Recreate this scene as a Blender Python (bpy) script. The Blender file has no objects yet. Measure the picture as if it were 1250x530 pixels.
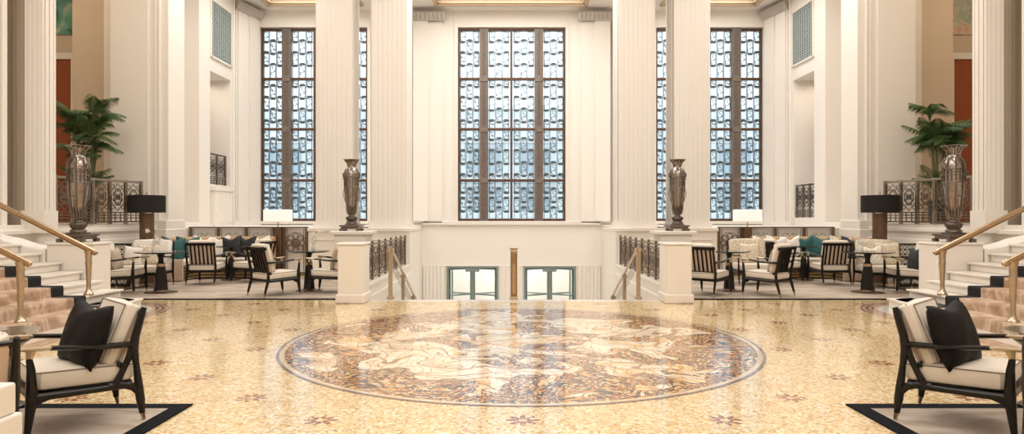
import bpy, bmesh, math, random
from mathutils import Vector, Matrix, Euler
random.seed(7)
PI = math.pi
sc = bpy.context.scene
col = sc.collection
CX = -0.104          # camera x
F = 804.0            # focal length in pixels of a 1250 px wide frame
BACK = 23.0          # street wall

# ------------------------------------------------------------------ materials
def nt_of(name):
    m = bpy.data.materials.new(name); m.use_nodes = True
    nt = m.node_tree; nt.nodes.clear()
    out = nt.nodes.new('ShaderNodeOutputMaterial')
    return m, nt, out
class N:
    """tiny node graph writer"""
    def __init__(s, nt): s.nt = nt
    def node(s, t, **kw):
        n = s.nt.nodes.new(t)
        for k, v in kw.items(): setattr(n, k, v)
        return n
    def put(s, sock, v):
        if isinstance(v, bpy.types.NodeSocket): s.nt.links.new(v, sock)
        else: sock.default_value = v
    def math(s, op, a, b=None, c=None):
        n = s.node('ShaderNodeMath', operation=op)
        s.put(n.inputs[0], a)
        if b is not None: s.put(n.inputs[1], b)
        if c is not None: s.put(n.inputs[2], c)
        return n.outputs[0]
    def vmath(s, op, a, b=None):
        n = s.node('ShaderNodeVectorMath', operation=op)
        s.put(n.inputs[0], a)
        if b is not None:
            s.put(n.inputs['Scale'] if op == 'SCALE' else n.inputs[1], b)
        return n.outputs[0]
    def coord(s, out='Object'): return s.node('ShaderNodeTexCoord').outputs[out]
    def sep(s, v):
        n = s.node('ShaderNodeSeparateXYZ'); s.put(n.inputs[0], v); return n.outputs
    def comb(s, x, y, z):
        n = s.node('ShaderNodeCombineXYZ')
        for i, v in enumerate((x, y, z)): s.put(n.inputs[i], v)
        return n.outputs[0]
    def noise(s, v, scale, detail=3, rough=.5, out='Fac', dist=0):
        n = s.node('ShaderNodeTexNoise'); s.put(n.inputs['Vector'], v)
        n.inputs['Scale'].default_value = scale; n.inputs['Detail'].default_value = detail
        n.inputs['Roughness'].default_value = rough; n.inputs['Distortion'].default_value = dist
        return n.outputs[out]
    def voronoi(s, v, scale, out='Color', feature='F1', rand=1):
        n = s.node('ShaderNodeTexVoronoi', feature=feature); s.put(n.inputs['Vector'], v)
        n.inputs['Scale'].default_value = scale; n.inputs['Randomness'].default_value = rand
        return n.outputs[out]
    def wave(s, v, scale, dist=0, detail=2, dscale=1, kind='BANDS', d='X'):
        n = s.node('ShaderNodeTexWave', wave_type=kind)
        if kind == 'BANDS': n.bands_direction = d
        s.put(n.inputs['Vector'], v)
        n.inputs['Scale'].default_value = scale; n.inputs['Distortion'].default_value = dist
        n.inputs['Detail'].default_value = detail; n.inputs['Detail Scale'].default_value = dscale
        return n.outputs['Fac']
    def ramp(s, f, stops, interp='LINEAR'):
        n = s.node('ShaderNodeValToRGB'); cr = n.color_ramp; cr.interpolation = interp
        while len(cr.elements) < len(stops): cr.elements.new(.5)
        for e, (p, c) in zip(cr.elements, stops):
            e.position = p; e.color = (c[0], c[1], c[2], 1) if not isinstance(c, float) else (c, c, c, 1)
        s.put(n.inputs[0], f); return n.outputs[0]
    def mix(s, f, a, b, blend='MIX'):
        n = s.node('ShaderNodeMix', data_type='RGBA', blend_type=blend)
        s.put(n.inputs[0], f)
        for i, v in ((6, a), (7, b)):
            s.put(n.inputs[i], v if isinstance(v, bpy.types.NodeSocket) else (v[0], v[1], v[2], 1))
        return n.outputs[2]
    def bump(s, h, strength=.2, dist=.01):
        n = s.node('ShaderNodeBump'); n.inputs['Strength'].default_value = strength
        n.inputs['Distance'].default_value = dist; s.put(n.inputs['Height'], h); return n.outputs[0]
    def bsdf(s, color, rough=.5, metal=0., normal=None, **kw):
        n = s.node('ShaderNodeBsdfPrincipled')
        s.put(n.inputs['Base Color'], color if isinstance(color, bpy.types.NodeSocket) else (color[0], color[1], color[2], 1))
        s.put(n.inputs['Roughness'], rough); n.inputs['Metallic'].default_value = metal
        if normal is not None: s.put(n.inputs['Normal'], normal)
        for k, v in kw.items(): s.put(n.inputs[k.replace('_', ' ')], v)
        return n.outputs[0]
M = {}
def simple(name, c1, c2=None, rough=.5, metal=0., scale=8, bump=0, bscale=60, **kw):
    """base colour varied a little by noise between c1 and c2"""
    m, nt, out = nt_of(name); g = N(nt); co = g.coord()
    if c2 is None: c2 = tuple(v * .9 for v in c1)
    colr = g.mix(g.noise(co, scale, 4), c1, c2)
    nrm = g.bump(g.noise(co, bscale, 3), bump, .01) if bump else None
    nt.links.new(g.bsdf(colr, rough, metal, nrm, **kw), out.inputs[0]); M[name] = m; return m
simple('plaster', (.85, .80, .735), (.82, .77, .705), .55, scale=2)
simple('plaster_warm', (.66, .54, .42), (.63, .51, .395), .6, scale=2)
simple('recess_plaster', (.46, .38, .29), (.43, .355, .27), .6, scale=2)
simple('stone', (.82, .77, .70), (.77, .71, .635), .35, scale=5)
simple('cap_stone', (.84, .79, .72), (.80, .74, .67), .3, scale=4)
simple('gilt_molding', (.62, .47, .32), (.56, .42, .28), .5)
simple('carved_plaster', (.62, .58, .53), (.5, .46, .41), .6, scale=30, bump=.6, bscale=50)
simple('bronze', (.27, .21, .155), (.13, .095, .068), .36, .85, scale=25, bump=.3, bscale=80)
simple('window_bronze', (.17, .09, .055), (.07, .045, .034), .45, .5, scale=14)
simple('ornament_bronze', (.34, .28, .24), (.09, .07, .06), .5, .5, scale=22, bump=1, bscale=30)
simple('grille_metal', (.13, .15, .155), (.06, .075, .08), .5, .4, scale=40)
simple('brass', (.60, .45, .29), (.44, .31, .19), .24, 1., scale=20)
simple('pale_brass', (.60, .50, .36), (.40, .31, .21), .3, .9, scale=25)
simple('old_brass', (.42, .27, .13), (.20, .12, .06), .35, .9, scale=18, bump=.3)
simple('nickel', (.50, .45, .40), (.20, .165, .14), .22, 1., scale=22)
simple('dark_nickel', (.10, .08, .066), (.30, .255, .22), .3, .95, scale=45, bump=.7, bscale=55)
simple('chrome', (.75, .74, .72), (.6, .59, .57), .12, 1., scale=5)
simple('black_lacquer', (.007, .0055, .005), (.011, .009, .007), .25, scale=10, Specular_IOR_Level=.3)
simple('table_black', (.012, .016, .018), (.02, .024, .026), .08, scale=5)
simple('cream_fabric', (.76, .68, .58), (.70, .62, .52), .85, scale=20, bump=.15, bscale=300, Sheen_Weight=.2)
simple('beige_leather', (.70, .53, .40), (.66, .49, .37), .55, scale=9, bump=.08)
simple('white_fabric', (.82, .78, .72), (.76, .71, .65), .85, scale=20, bump=.15, bscale=300)
simple('piping', (.22, .16, .12), None, .7)
simple('black_velvet', (.006, .005, .0045), (.010, .0085, .0075), .6, scale=6, Specular_IOR_Level=.2)
simple('teal_velvet', (.008, .075, .078), (.012, .10, .10), .6, scale=9)
simple('navy_velvet', (.010, .010, .015), (.017, .017, .024), .6, scale=9)
simple('camel_fabric', (.50, .34, .19), (.43, .285, .155), .7, scale=12, bump=.1, bscale=200)
simple('gold_rib', (.36, .25, .12), (.26, .18, .09), .4, .35, scale=8)
simple('shade_charcoal', (.018, .016, .016), (.026, .023, .022), .8, scale=60, Specular_IOR_Level=.2)
simple('shade_white', (.86, .84, .80), (.83, .81, .77), .8, Emission_Color=(1., .95, .88, 1), Emission_Strength=.45)
simple('lamp_bronze', (.22, .14, .085), (.11, .068, .042), .4, .7, scale=5)
simple('rust_panel', (.33, .085, .022), (.28, .07, .02), .45, scale=3)
simple('verdigris', (.30, .38, .36), (.20, .27, .26), .4, .6, scale=12)
simple('palm_leaf', (.035, .085, .022), (.075, .13, .03), .5, scale=5)
simple('palm_stem', (.12, .15, .05), (.09, .09, .03), .6)
simple('planter_black', (.03, .03, .03), None, .3)
simple('petal_white', (.85, .83, .78), (.78, .72, .62), .6)
simple('stem_green', (.10, .17, .05), None, .6)
simple('navy_border', (.004, .0045, .008), (.006, .007, .011), .9, scale=30, Specular_IOR_Level=.15)
simple('black_carpet', (.010, .009, .010), (.018, .016, .016), .9, scale=30)
simple('teal_lattice', (.60, .66, .64), (.48, .54, .53), .5, scale=10)
simple('lattice_back', (.012, .045, .06), (.008, .035, .05), .5, scale=10)
simple('dark_glass', (.05, .07, .08), None, .1)
simple('facade', (.88, .92, .95), (.80, .87, .91), .7, scale=.6)
simple('facade_window', (.42, .53, .60), (.52, .62, .68), .25, scale=.8)
simple('asphalt', (.35, .35, .35), None, .9)

def mat_patterned(name, base, line, scale):
    m, nt, out = nt_of(name); g = N(nt); co = g.coord()
    v = g.voronoi(co, scale, 'Distance', 'DISTANCE_TO_EDGE')
    f = g.math('LESS_THAN', v, .06)
    nt.links.new(g.bsdf(g.mix(f, base, line), .85), out.inputs[0]); M[name] = m
mat_patterned('patterned_cream', (.72, .63, .50), (.50, .41, .30), 14)
mat_patterned('brown_cushion', (.50, .41, .31), (.33, .26, .19), 22)
def mat_striped():
    m, nt, out = nt_of('striped_fabric'); g = N(nt); co = g.coord()
    f = g.wave(co, 5.5, 1.5, 1, 1, d='DIAGONAL')
    c = g.ramp(f, [(0, (.82, .78, .7)), (.62, (.80, .75, .66)), (.68, (.55, .27, .10)), (.82, (.30, .16, .08)), (.86, (.8, .76, .68))])
    nt.links.new(g.bsdf(c, .85), out.inputs[0]); M['striped_fabric'] = m
mat_striped()
def mat_rug():
    m, nt, out = nt_of('rug_field'); g = N(nt); co = g.coord()
    s = g.vmath('MULTIPLY', co, (1.0, 3.2, 1.0))
    n = g.noise(s, .9, 5, .6, dist=1.2)
    c = g.ramp(n, [(.3, (.29, .22, .17)), (.5, (.45, .37, .30)), (.62, (.53, .45, .375)), (.75, (.38, .31, .255))])
    nt.links.new(g.bsdf(c, .95, normal=g.bump(g.noise(co, 150, 2), .3, .01)), out.inputs[0]); M['rug_field'] = m
mat_rug()
def mat_runner():
    m, nt, out = nt_of('runner_carpet'); g = N(nt); co = g.coord()
    n = g.noise(g.vmath('MULTIPLY', co, (.9, 1.6, .9)), 1.8, 3, .5, dist=1.5)
    c = g.ramp(n, [(.36, (.36, .235, .15)), (.5, (.50, .35, .25)), (.56, (.63, .49, .37)), (.62, (.47, .32, .22)), (.75, (.55, .41, .30))])
    nt.links.new(g.bsdf(c, .95, normal=g.bump(g.noise(co, 200, 2), .3, .01)), out.inputs[0]); M['runner_carpet'] = m
mat_runner()

def mosaic_floor():
    m, nt, out = nt_of('mosaic_gold'); g = N(nt); co = g.coord()
    cell = g.voronoi(co, 46)
    r = g.sep(cell)[0]
    big = g.noise(co, 1.1, 4, .6)
    c = g.ramp(r, [(0, (.34, .17, .05)), (.10, (.60, .36, .12)), (.24, (.74, .51, .20)), (.45, (.82, .62, .31)), (.62, (.78, .64, .40)), (.80, (.93, .86, .70)), (.93, (.50, .27, .09))])
    c = g.mix(g.math('MULTIPLY', big, .32), c, (.86, .69, .40))
    patch = g.ramp(g.noise(g.vmath('ADD', co, (7, 3, 0)), 2.3, 5, .65), [(.50, 0.), (.68, 1.)])
    c = g.mix(g.math('MULTIPLY', patch, .32), c, (.56, .30, .10))
    edge = g.voronoi(co, 46, 'Distance', 'DISTANCE_TO_EDGE')
    c = g.mix(g.math('MULTIPLY', g.math('LESS_THAN', edge, .05), .30), c, (.40, .27, .14))
    # eight-petalled flower inlays on a staggered grid
    o = g.sep(co)
    W, L = .745, 1.30
    def lattice(dx, dy):
        fx = g.math('SUBTRACT', g.math('MODULO', g.math('ADD', o[0], 40 * 2 * W + dx + W), 2 * W), W)
        fy = g.math('SUBTRACT', g.math('MODULO', g.math('ADD', o[1], dy + 20 * L + L / 2), L), L / 2)
        rr = g.math('SQRT', g.math('ADD', g.math('MULTIPLY', fx, fx), g.math('MULTIPLY', fy, fy)))
        an = g.math('ARCTAN2', fy, fx)
        pet = g.math('ABSOLUTE', g.math('COSINE', g.math('MULTIPLY', an, 4)))
        rad = g.math('ADD', .035, g.math('MULTIPLY', pet, .095))
        inside = g.math('LESS_THAN', rr, rad)
        hole = g.math('GREATER_THAN', rr, .035)
        return g.math('MULTIPLY', inside, hole)
    fl = g.math('MAXIMUM', lattice(0, -4.86), lattice(W, -5.46))
    broken = g.math('GREATER_THAN', g.sep(cell)[1], .12)
    c = g.mix(g.math('MULTIPLY', fl, g.math('MULTIPLY', broken, .95)), c, (.27, .07, .035))
    # brown ringed inlay at the foot of the side stairs
    ax = g.math('SUBTRACT', g.math('ABSOLUTE', o[0]), 6.9)
    ay = g.math('MAXIMUM', g.math('SUBTRACT', o[1], 10.25), 0)
    rr = g.math('SQRT', g.math('ADD', g.math('MULTIPLY', ax, ax), g.math('MULTIPLY', ay, ay)))
    rings = g.math('LESS_THAN', g.math('MODULO', rr, .085), .05)
    band = g.math('LESS_THAN', rr, 1.40)
    core = g.math('LESS_THAN', rr, 1.10)
    rc = g.mix(rings, (.30, .13, .09), (.62, .47, .33))
    c = g.mix(band, c, rc); c = g.mix(core, c, (.78, .73, .66))
    # pale border along the stair edge
    line = g.math('GREATER_THAN', o[1], 11.72)
    c = g.mix(g.math('MULTIPLY', line, g.math('LESS_THAN', g.math('ABSOLUTE', o[0]), 2.62)), c, (.80, .74, .66))
    rough = g.math('ADD', .10, g.math('MULTIPLY', g.noise(co, 30, 2), .10))
    nb = g.bump(g.math('ADD', g.noise(co, 24, 2), g.math('MULTIPLY', g.sep(cell)[2], .25)), .10, .004)
    nt.links.new(g.bsdf(c, rough, normal=nb, Coat_Weight=.45, Coat_Roughness=.08), out.inputs[0]); M['mosaic_gold'] = m
mosaic_floor()
def mosaic_medallion():
    m, nt, out = nt_of('mosaic_medallion'); g = N(nt); co = g.coord()
    warpc = g.noise(co, .75, 2, .5, 'Color')
    w = g.vmath('ADD', co, g.vmath('SCALE', g.vmath('SUBTRACT', warpc, (.5, .5, .5)), 2.4))
    flow = g.wave(w, .85, 3.2, 2, .8)
    flow2 = g.wave(g.vmath('MULTIPLY', w, (.55, 1.25, 1.0)), 1.5, 5.5, 3, .9, d='DIAGONAL')
    tone = g.noise(g.vmath('MULTIPLY', w, (.7, 1.5, 1.0)), 1.3, 2, .5)
    figure = g.ramp(tone, [(.30, (.62, .46, .32)), (.40, (.84, .72, .54)), (.50, (.87, .78, .64)), (.56, (.82, .60, .34)), (.60, (.72, .38, .14)), (.64, (.86, .74, .55)), (.74, (.74, .66, .58))])
    for wv, off in ((g.wave(g.vmath('MULTIPLY', w, (.6, 1.3, 1.0)), .62, 7, 2, .9, d='DIAGONAL'), .5), (g.wave(w, .45, 9, 2, .7, d='Y'), .55), (g.wave(w, 1.0, 6, 3, 1.0), .45)):
        ln = g.math('LESS_THAN', g.math('ABSOLUTE', g.math('SUBTRACT', wv, off)), .055)
        figure = g.mix(g.math('MULTIPLY', ln, .8), figure, (.26, .12, .06))
    lt = g.math('LESS_THAN', g.math('ABSOLUTE', g.math('SUBTRACT', flow2, .3)), .10)
    figure = g.mix(g.math('MULTIPLY', lt, .6), figure, (.80, .52, .26))
    tess = g.voronoi(w, 27)
    ft = g.sep(tess)
    foliage = g.ramp(ft[0], [(0, (.05, .03, .025)), (.16, (.32, .13, .06)), (.34, (.70, .31, .10)), (.52, (.20, .15, .09)), (.58, (.80, .48, .20)), (.74, (.38, .22, .17)), (.86, (.82, .68, .48))], 'CONSTANT')
    fe = g.voronoi(w, 27, 'Distance', 'DISTANCE_TO_EDGE')
    foliage = g.mix(g.math('LESS_THAN', fe, .06), foliage, (.05, .04, .035))
    o = g.sep(co)
    r = g.math('SQRT', g.math('ADD', g.math('MULTIPLY', o[0], o[0]), g.math('MULTIPLY', o[1], o[1])))
    mask = g.ramp(g.math('ADD', g.noise(g.vmath('ADD', w, (3.1, 1.7, 0)), .95, 3, .55), g.math('MULTIPLY', g.math('SUBTRACT', r, 1.7), .055)), [(.495, 0.), (.51, 1.)])
    c = g.mix(mask, figure, foliage)
    outl = g.math('LESS_THAN', g.math('ABSOLUTE', g.math('SUBTRACT', flow, .5)), .018)
    c = g.mix(g.math('MULTIPLY', outl, .8), c, (.12, .07, .05))
    # rim: a ring of small dark foliage, then a thin violet line
    rim = g.math('GREATER_THAN', g.math('ADD', r, g.math('MULTIPLY', g.noise(co, 2.2, 3), .5)), 2.78)
    c = g.mix(rim, c, foliage)
    c = g.mix(g.math('GREATER_THAN', r, 2.70), c, (.66, .52, .36))
    c = g.mix(g.math('GREATER_THAN', r, 2.75), c, (.20, .15, .15))
    small = g.sep(g.voronoi(co, 55))[0]
    c = g.mix(.22, c, g.ramp(small, [(0, (.2, .12, .08)), (.5, (.7, .55, .38)), (1, (.95, .88, .75))]), 'OVERLAY')
    nb = g.bump(g.math('ADD', g.noise(co, 24, 2), small), .07, .004)
    nt.links.new(g.bsdf(c, .14, normal=nb, Coat_Weight=.5, Coat_Roughness=.06), out.inputs[0]); M['mosaic_medallion'] = m
mosaic_medallion()
def mat_mural(name, stops, scale):
    m, nt, out = nt_of(name); g = N(nt); co = g.coord()
    n = g.noise(co, scale, 6, .6, dist=1.5)
    nt.links.new(g.bsdf(g.ramp(n, stops), .6), out.inputs[0]); M[name] = m
mat_mural('mural_green', [(.34, (.04, .06, .05)), (.44, (.12, .30, .24)), (.52, (.22, .46, .37)), (.6, (.55, .52, .38)), (.7, (.10, .22, .2))], 1.1)
mat_mural('mural_pink', [(.34, (.25, .33, .25)), (.46, (.45, .52, .42)), (.54, (.66, .60, .45)), (.6, (.68, .36, .28)), (.7, (.40, .50, .42))], 1.6)
def mat_emit(name, color, strength):
    m, nt, out = nt_of(name); g = N(nt); e = g.node('ShaderNodeEmission')
    co = g.coord()
    e.inputs[1].default_value = strength
    nt.links.new(g.mix(g.noise(co, 14, 4), color, tuple(v * .75 for v in color)), e.inputs[0])
    nt.links.new(e.outputs[0], out.inputs[0]); M[name] = m
mat_emit('laylight', (1., .96, .91), 1.35)
mat_emit('vestibule_fill', (1., .95, .90), 6.0)  # glow of the added fill panel behind the street doors
def mat_glass():
    m, nt, out = nt_of('window_glass'); g = N(nt)
    t = g.node('ShaderNodeBsdfTransparent'); t.inputs[0].default_value = (.90, .935, .95, 1)
    gl = g.node('ShaderNodeBsdfGlossy'); gl.inputs['Roughness'].default_value = .05
    mx = g.node('ShaderNodeMixShader'); mx.inputs[0].default_value = .06
    nt.links.new(t.outputs[0], mx.inputs[1]); nt.links.new(gl.outputs[0], mx.inputs[2]); nt.links.new(mx.outputs[0], out.inputs[0])
    M['window_glass'] = m
mat_glass()

# ------------------------------------------------------------------ mesh writing
class MB:
    def __init__(s): s.v = []; s.f = []; s.m = []; s.cur = 0
    def add(s, vs, fs, T=None):
        b = len(s.v)
        s.v.extend([tuple(T @ Vector(p)) if T is not None else tuple(p) for p in vs])
        for f in fs: s.f.append(tuple(b + i for i in f)); s.m.append(s.cur)
        return s
    def box(s, x0, x1, y0, y1, z0, z1, T=None):
        x0, x1 = min(x0, x1), max(x0, x1); y0, y1 = min(y0, y1), max(y0, y1)
        vs = [(x, y, z) for x in (x0, x1) for y in (y0, y1) for z in (z0, z1)]
        return s.add(vs, [(0, 1, 3, 2), (4, 6, 7, 5), (0, 4, 5, 1), (2, 3, 7, 6), (0, 2, 6, 4), (1, 5, 7, 3)], T)
    def prism(s, pts, z0, z1, T=None):
        n = len(pts)
        vs = [(p[0], p[1], z0) for p in pts] + [(p[0], p[1], z1) for p in pts]
        fs = [(i, (i + 1) % n, n + (i + 1) % n, n + i) for i in range(n)] + [tuple(range(n - 1, -1, -1)), tuple(range(n, 2 * n))]
        return s.add(vs, fs, T)
    def lathe(s, prof, seg=24, T=None, arc=2 * PI):
        n = len(prof); vs = []; closed = abs(arc - 2 * PI) < 1e-6
        k = seg if closed else seg + 1
        for j in range(k):
            a = arc * j / seg
            for r, z in prof: vs.append((r * math.cos(a), r * math.sin(a), z))
        fs = []
        for j in range(seg):
            j2 = (j + 1) % k
            for i in range(n - 1): fs.append((j * n + i, j2 * n + i, j2 * n + i + 1, j * n + i + 1))
        return s.add(vs, fs, T)
    def tube(s, path, r, seg=8, flat=1.0, caps=True, up=None, T=None):
        """sweep an ellipse along path; r: one radius or one for each point; flat squeezes the second axis"""
        P = [Vector(p) for p in path]; n = len(P)
        R = [r] * n if isinstance(r, (int, float)) else list(r)
        vs = []; upv = Vector(up) if up else None
        last = None
        for i in range(n):
            t = (P[min(i + 1, n - 1)] - P[max(i - 1, 0)])
            if t.length < 1e-9: t = Vector((0, 0, 1))
            t.normalize()
            if last is None:
                u = upv if upv else (Vector((0, 0, 1)) if abs(t.z) < .9 else Vector((1, 0, 0)))
            else: u = upv if upv else last
            a = u - t * u.dot(t)
            if a.length < 1e-4: a = Vector((1, 0, 0)) - t * t.x
            a.normalize(); last = a; b = t.cross(a)
            for k in range(seg):
                an = 2 * PI * (k + .5) / seg
                vs.append(P[i] + a * (math.cos(an) * R[i]) + b * (math.sin(an) * R[i] * flat))
        fs = [(i * seg + k, i * seg + (k + 1) % seg, (i + 1) * seg + (k + 1) % seg, (i + 1) * seg + k) for i in range(n - 1) for k in range(seg)]
        if caps: fs += [tuple(range(seg - 1, -1, -1)), tuple(range((n - 1) * seg, n * seg))]
        return s.add([tuple(v) for v in vs], fs, T)
    def ring(s, c, R, r, axis='Y', seg=16, tseg=5, a0=0, a1=2 * PI, T=None, sz=1):
        pts = []
        n = seg
        for i in range(n + 1):
            a = a0 + (a1 - a0) * i / n; x, y = R * math.cos(a), R * math.sin(a) * sz
            pts.append((c[0] + x, c[1], c[2] + y) if axis == 'Y' else (c[0], c[1] + x, c[2] + y) if axis == 'X' else (c[0] + x, c[1] + y, c[2]))
        return s.tube(pts, r, tseg, T=T)
    def build(s, name, mat, parent=None, smooth=False, bevel=0, subd=0, loc=None, rot=None):
        me = bpy.data.meshes.new(name)
        me.from_pydata(s.v, [], s.f)
        mats = mat if isinstance(mat, (list, tuple)) else [mat]
        for q in mats: me.materials.append(M[q])
        if len(mats) > 1: me.polygons.foreach_set('material_index', s.m)
        bm = bmesh.new(); bm.from_mesh(me); bmesh.ops.recalc_face_normals(bm, faces=bm.faces)
        if smooth:
            for f in bm.faces: f.smooth = True
            for e in bm.edges:
                if len(e.link_faces) == 2 and e.calc_face_angle(0) > math.radians(38): e.smooth = False
        bm.to_mesh(me); bm.free()
        o = bpy.data.objects.new(name, me); col.objects.link(o)
        if parent: o.parent = parent
        if loc: o.location = loc
        if rot: o.rotation_euler = rot
        if bevel:
            b = o.modifiers.new('bevel', 'BEVEL'); b.width = bevel; b.segments = 2; b.limit_method = 'ANGLE'; b.angle_limit = math.radians(40)
        if subd:
            b = o.modifiers.new('subd', 'SUBSURF'); b.levels = subd; b.render_levels = subd
        return o
def tag(o, label=None, cat=None, group=None, kind=None):
    for k, v in (('label', label), ('category', cat), ('group', group), ('kind', kind)):
        if v: o[k] = v
    return o
def empty(name, loc=(0, 0, 0), rz=0):
    o = bpy.data.objects.new(name, None); col.objects.link(o); o.location = loc; o.rotation_euler = (0, 0, rz); return o
def struct(o): o['kind'] = 'structure'; return o
def copy_tree(o, parent=None):
    c = o.copy(); col.objects.link(c); c.parent = parent
    for ch in list(o.children): copy_tree(ch, c)
    return c
def TR(loc=(0, 0, 0), rz=0, rx=0, ry=0, s=(1, 1, 1)):
    return Matrix.Translation(loc) @ Euler((rx, ry, rz)).to_matrix().to_4x4() @ Matrix.Diagonal((s[0], s[1], s[2], 1))
def holes_wall(mb, a0, a1, b0, b1, c0, c1, holes, put):
    """boxes filling a rectangle (a,b) around holes; put maps (a0,a1,b0,b1,c0,c1) to mb.box arguments"""
    A = sorted({a0, a1, *[h[0] for h in holes], *[h[1] for h in holes]}); B = sorted({b0, b1, *[h[2] for h in holes], *[h[3] for h in holes]})
    A = [a for a in A if a0 <= a <= a1]; B = [b for b in B if b0 <= b <= b1]
    for i in range(len(A) - 1):
        runs = []
        for j in range(len(B) - 1):
            ca, cb = (A[i] + A[i + 1]) / 2, (B[j] + B[j + 1]) / 2
            if any(h[0] < ca < h[1] and h[2] < cb < h[3] for h in holes): continue
            if runs and abs(runs[-1][1] - B[j]) < 1e-9: runs[-1][1] = B[j + 1]
            else: runs.append([B[j], B[j + 1]])
        for r0, r1 in runs: mb.box(*put(A[i], A[i + 1], r0, r1, c0, c1))
def flutes(x0, x1, y, n, depth=.025, land=.3):
    """points along a straight front edge from x0 to x1 at y, with n shallow hollows cut to +y"""
    pts = []; w = (x1 - x0) / n
    for i in range(n):
        a = x0 + w * i
        pts += [(a + w * land / 2, y)]
        for k in range(1, 6):
            t = k / 6; pts.append((a + w * (land / 2 + (1 - land) * t), y + depth * math.sin(PI * t)))
        pts += [(a + w * (1 - land / 2), y)]
    return pts

# ================================================================== SETTING
# ---- lobby floor: main level with the stair well cut out
mb = MB(); mb.box(-12, 12, -7, 11.95, -.15, 0); mb.box(-12, -2.64, 11.95, 17.0, -.15, 0); mb.box(2.64, 12, 11.95, 17.0, -.15, 0)
struct(mb.build('floor', 'mosaic_gold'))
mb = MB(); mb.lathe([(2.785, 0), (2.785, .003), (0, .003)], 96)
med = struct(mb.build('floor_medallion', 'mosaic_medallion', loc=(0.03, 7.98, .0005)))
# ---- stair down to the street vestibule
mb = MB()
for i in range(16):
    y0 = 11.95 + .36 * i; mb.box(-2.62, 2.62, y0, y0 + .361, -.155 * (i + 1) - .4, -.155 * (i + 1))
    mb.box(-2.62, 2.62, y0 - .03, y0 + .001, -.155 * (i + 1) + .11, -.155 * i - .001) if i else None
struct(mb.build('floor_lower_steps', 'stone'))
mb = MB(); mb.box(-3.2, 3.2, 17.7, 26.5, -2.7, -2.48); struct(mb.build('floor_vestibule', 'stone'))

# ---- street wall with three tall windows and two doorways
WX = (0.0, -6.93, 6.93); WH = 1.885; WZ0, WZ1 = 1.357, 8.137
holes = [(x - WH, x + WH, WZ0, WZ1) for x in WX] + [(-2.27, -.47, -2.5, -.216), (.42, 2.24, -2.5, -.216)]
mb = MB(); holes_wall(mb, -9.6, 9.6, -2.7, 9.6, BACK, BACK + .5, holes, lambda a0, a1, b0, b1, c0, c1: (a0, a1, c0, c1, b0, b1))
struct(mb.build('wall_street', 'plaster'))
mb = MB()
for x in WX:                                             # flat pilasters beside each window, fluted panel below by the doors
    for s in (-1, 1):
        a, b, c = x + s * 1.95, x + s * 2.42, x + s * 2.88
        e = x + s * 3.42
        if x and (s * x > 0): continue
        mb.box(b, e, BACK - .10, BACK + .01, WZ0 - .05, 8.30)
        mb.box(c + s * .02, e, BACK - .18, BACK - .08, WZ0, 8.30)
        mb.box(a, a + s * .05, BACK - .04, BACK + .01, WZ0, 8.6)
struct(mb.build('wall_street_pilaster', 'plaster'))
mb = MB()
mb.box(-3.1, 3.1, BACK - .10, BACK + .02, 1.22, 1.357)
for a, b in ((-9.1, -5.0), (5.0, 9.1)): mb.box(a, b, BACK - .10, BACK + .02, 1.25, 1.357)
struct(mb.build('trim_sill', 'cap_stone', bevel=.015))
mb = MB()
for a, b, n in ((-3.1, -2.30, 6), (-.44, .39, 6), (2.27, 3.1, 6)):
    pts = flutes(a, b, BACK - .06, n, .03) + [(b, BACK + .02), (a, BACK + .02)]
    mb.prism(pts, -2.5, -.216)
mb.box(-3.1, 3.1, BACK - .05, BACK + .01, -.216, -.19)
struct(mb.build('wall_street_fluting', 'plaster'))
def leaf_cornice(name, p0, p1, z0, z1, n, out):
    """a band of upright carved leaves between two plan points; out = unit vector towards the room"""
    mb = MB(); p0 = Vector(p0); p1 = Vector(p1); d = (p1 - p0); L = d.length; d.normalize(); o = Vector(out)
    h = z1 - z0
    def P(u, w, z): q = p0 + d * u + o * w; return (q.x, q.y, z)
    prof = [(0, z0), (.05, z0), (.06, z0 + h * .12), (.08, z0 + h * .15), (.11, z0 + h * .55), (.20, z0 + h * .8), (.22, z1), (0, z1)]
    vs = [P(0, w, z) for w, z in prof] + [P(L, w, z) for w, z in prof]; k = len(prof)
    mb.add(vs, [(i, (i + 1) % k, k + (i + 1) % k, k + i) for i in range(k)] + [tuple(range(k)), tuple(range(2 * k - 1, k - 1, -1))])
    for i in range(n):
        u = L * (i + .5) / n; w = L / n * .38
        vs = [P(u - w * .6, .09, z0 + h * .12), P(u, .13, z0 + h * .12), P(u + w * .6, .09, z0 + h * .12),
              P(u - w, .12, z0 + h * .55), P(u, .19, z0 + h * .55), P(u + w, .12, z0 + h * .55),
              P(u - w * .8, .22, z0 + h * .85), P(u, .29, z0 + h * .9), P(u + w * .8, .22, z0 + h * .85), P(u, .30, z0 + h * .74)]
        mb.add(vs, [(0, 1, 4, 3), (1, 2, 5, 4), (3, 4, 7, 6), (4, 5, 8, 7), (6, 7, 9), (7, 8, 9)])
    return struct(mb.build(name, 'carved_plaster'))
for k, (a, b) in enumerate(((-3.45, -2.30), (2.30, 3.45))): leaf_cornice('trim_%d' % (k + 1), (a, BACK - .18), (b, BACK - .18), 8.30, 8.56, 8, (0, -1))

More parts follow.
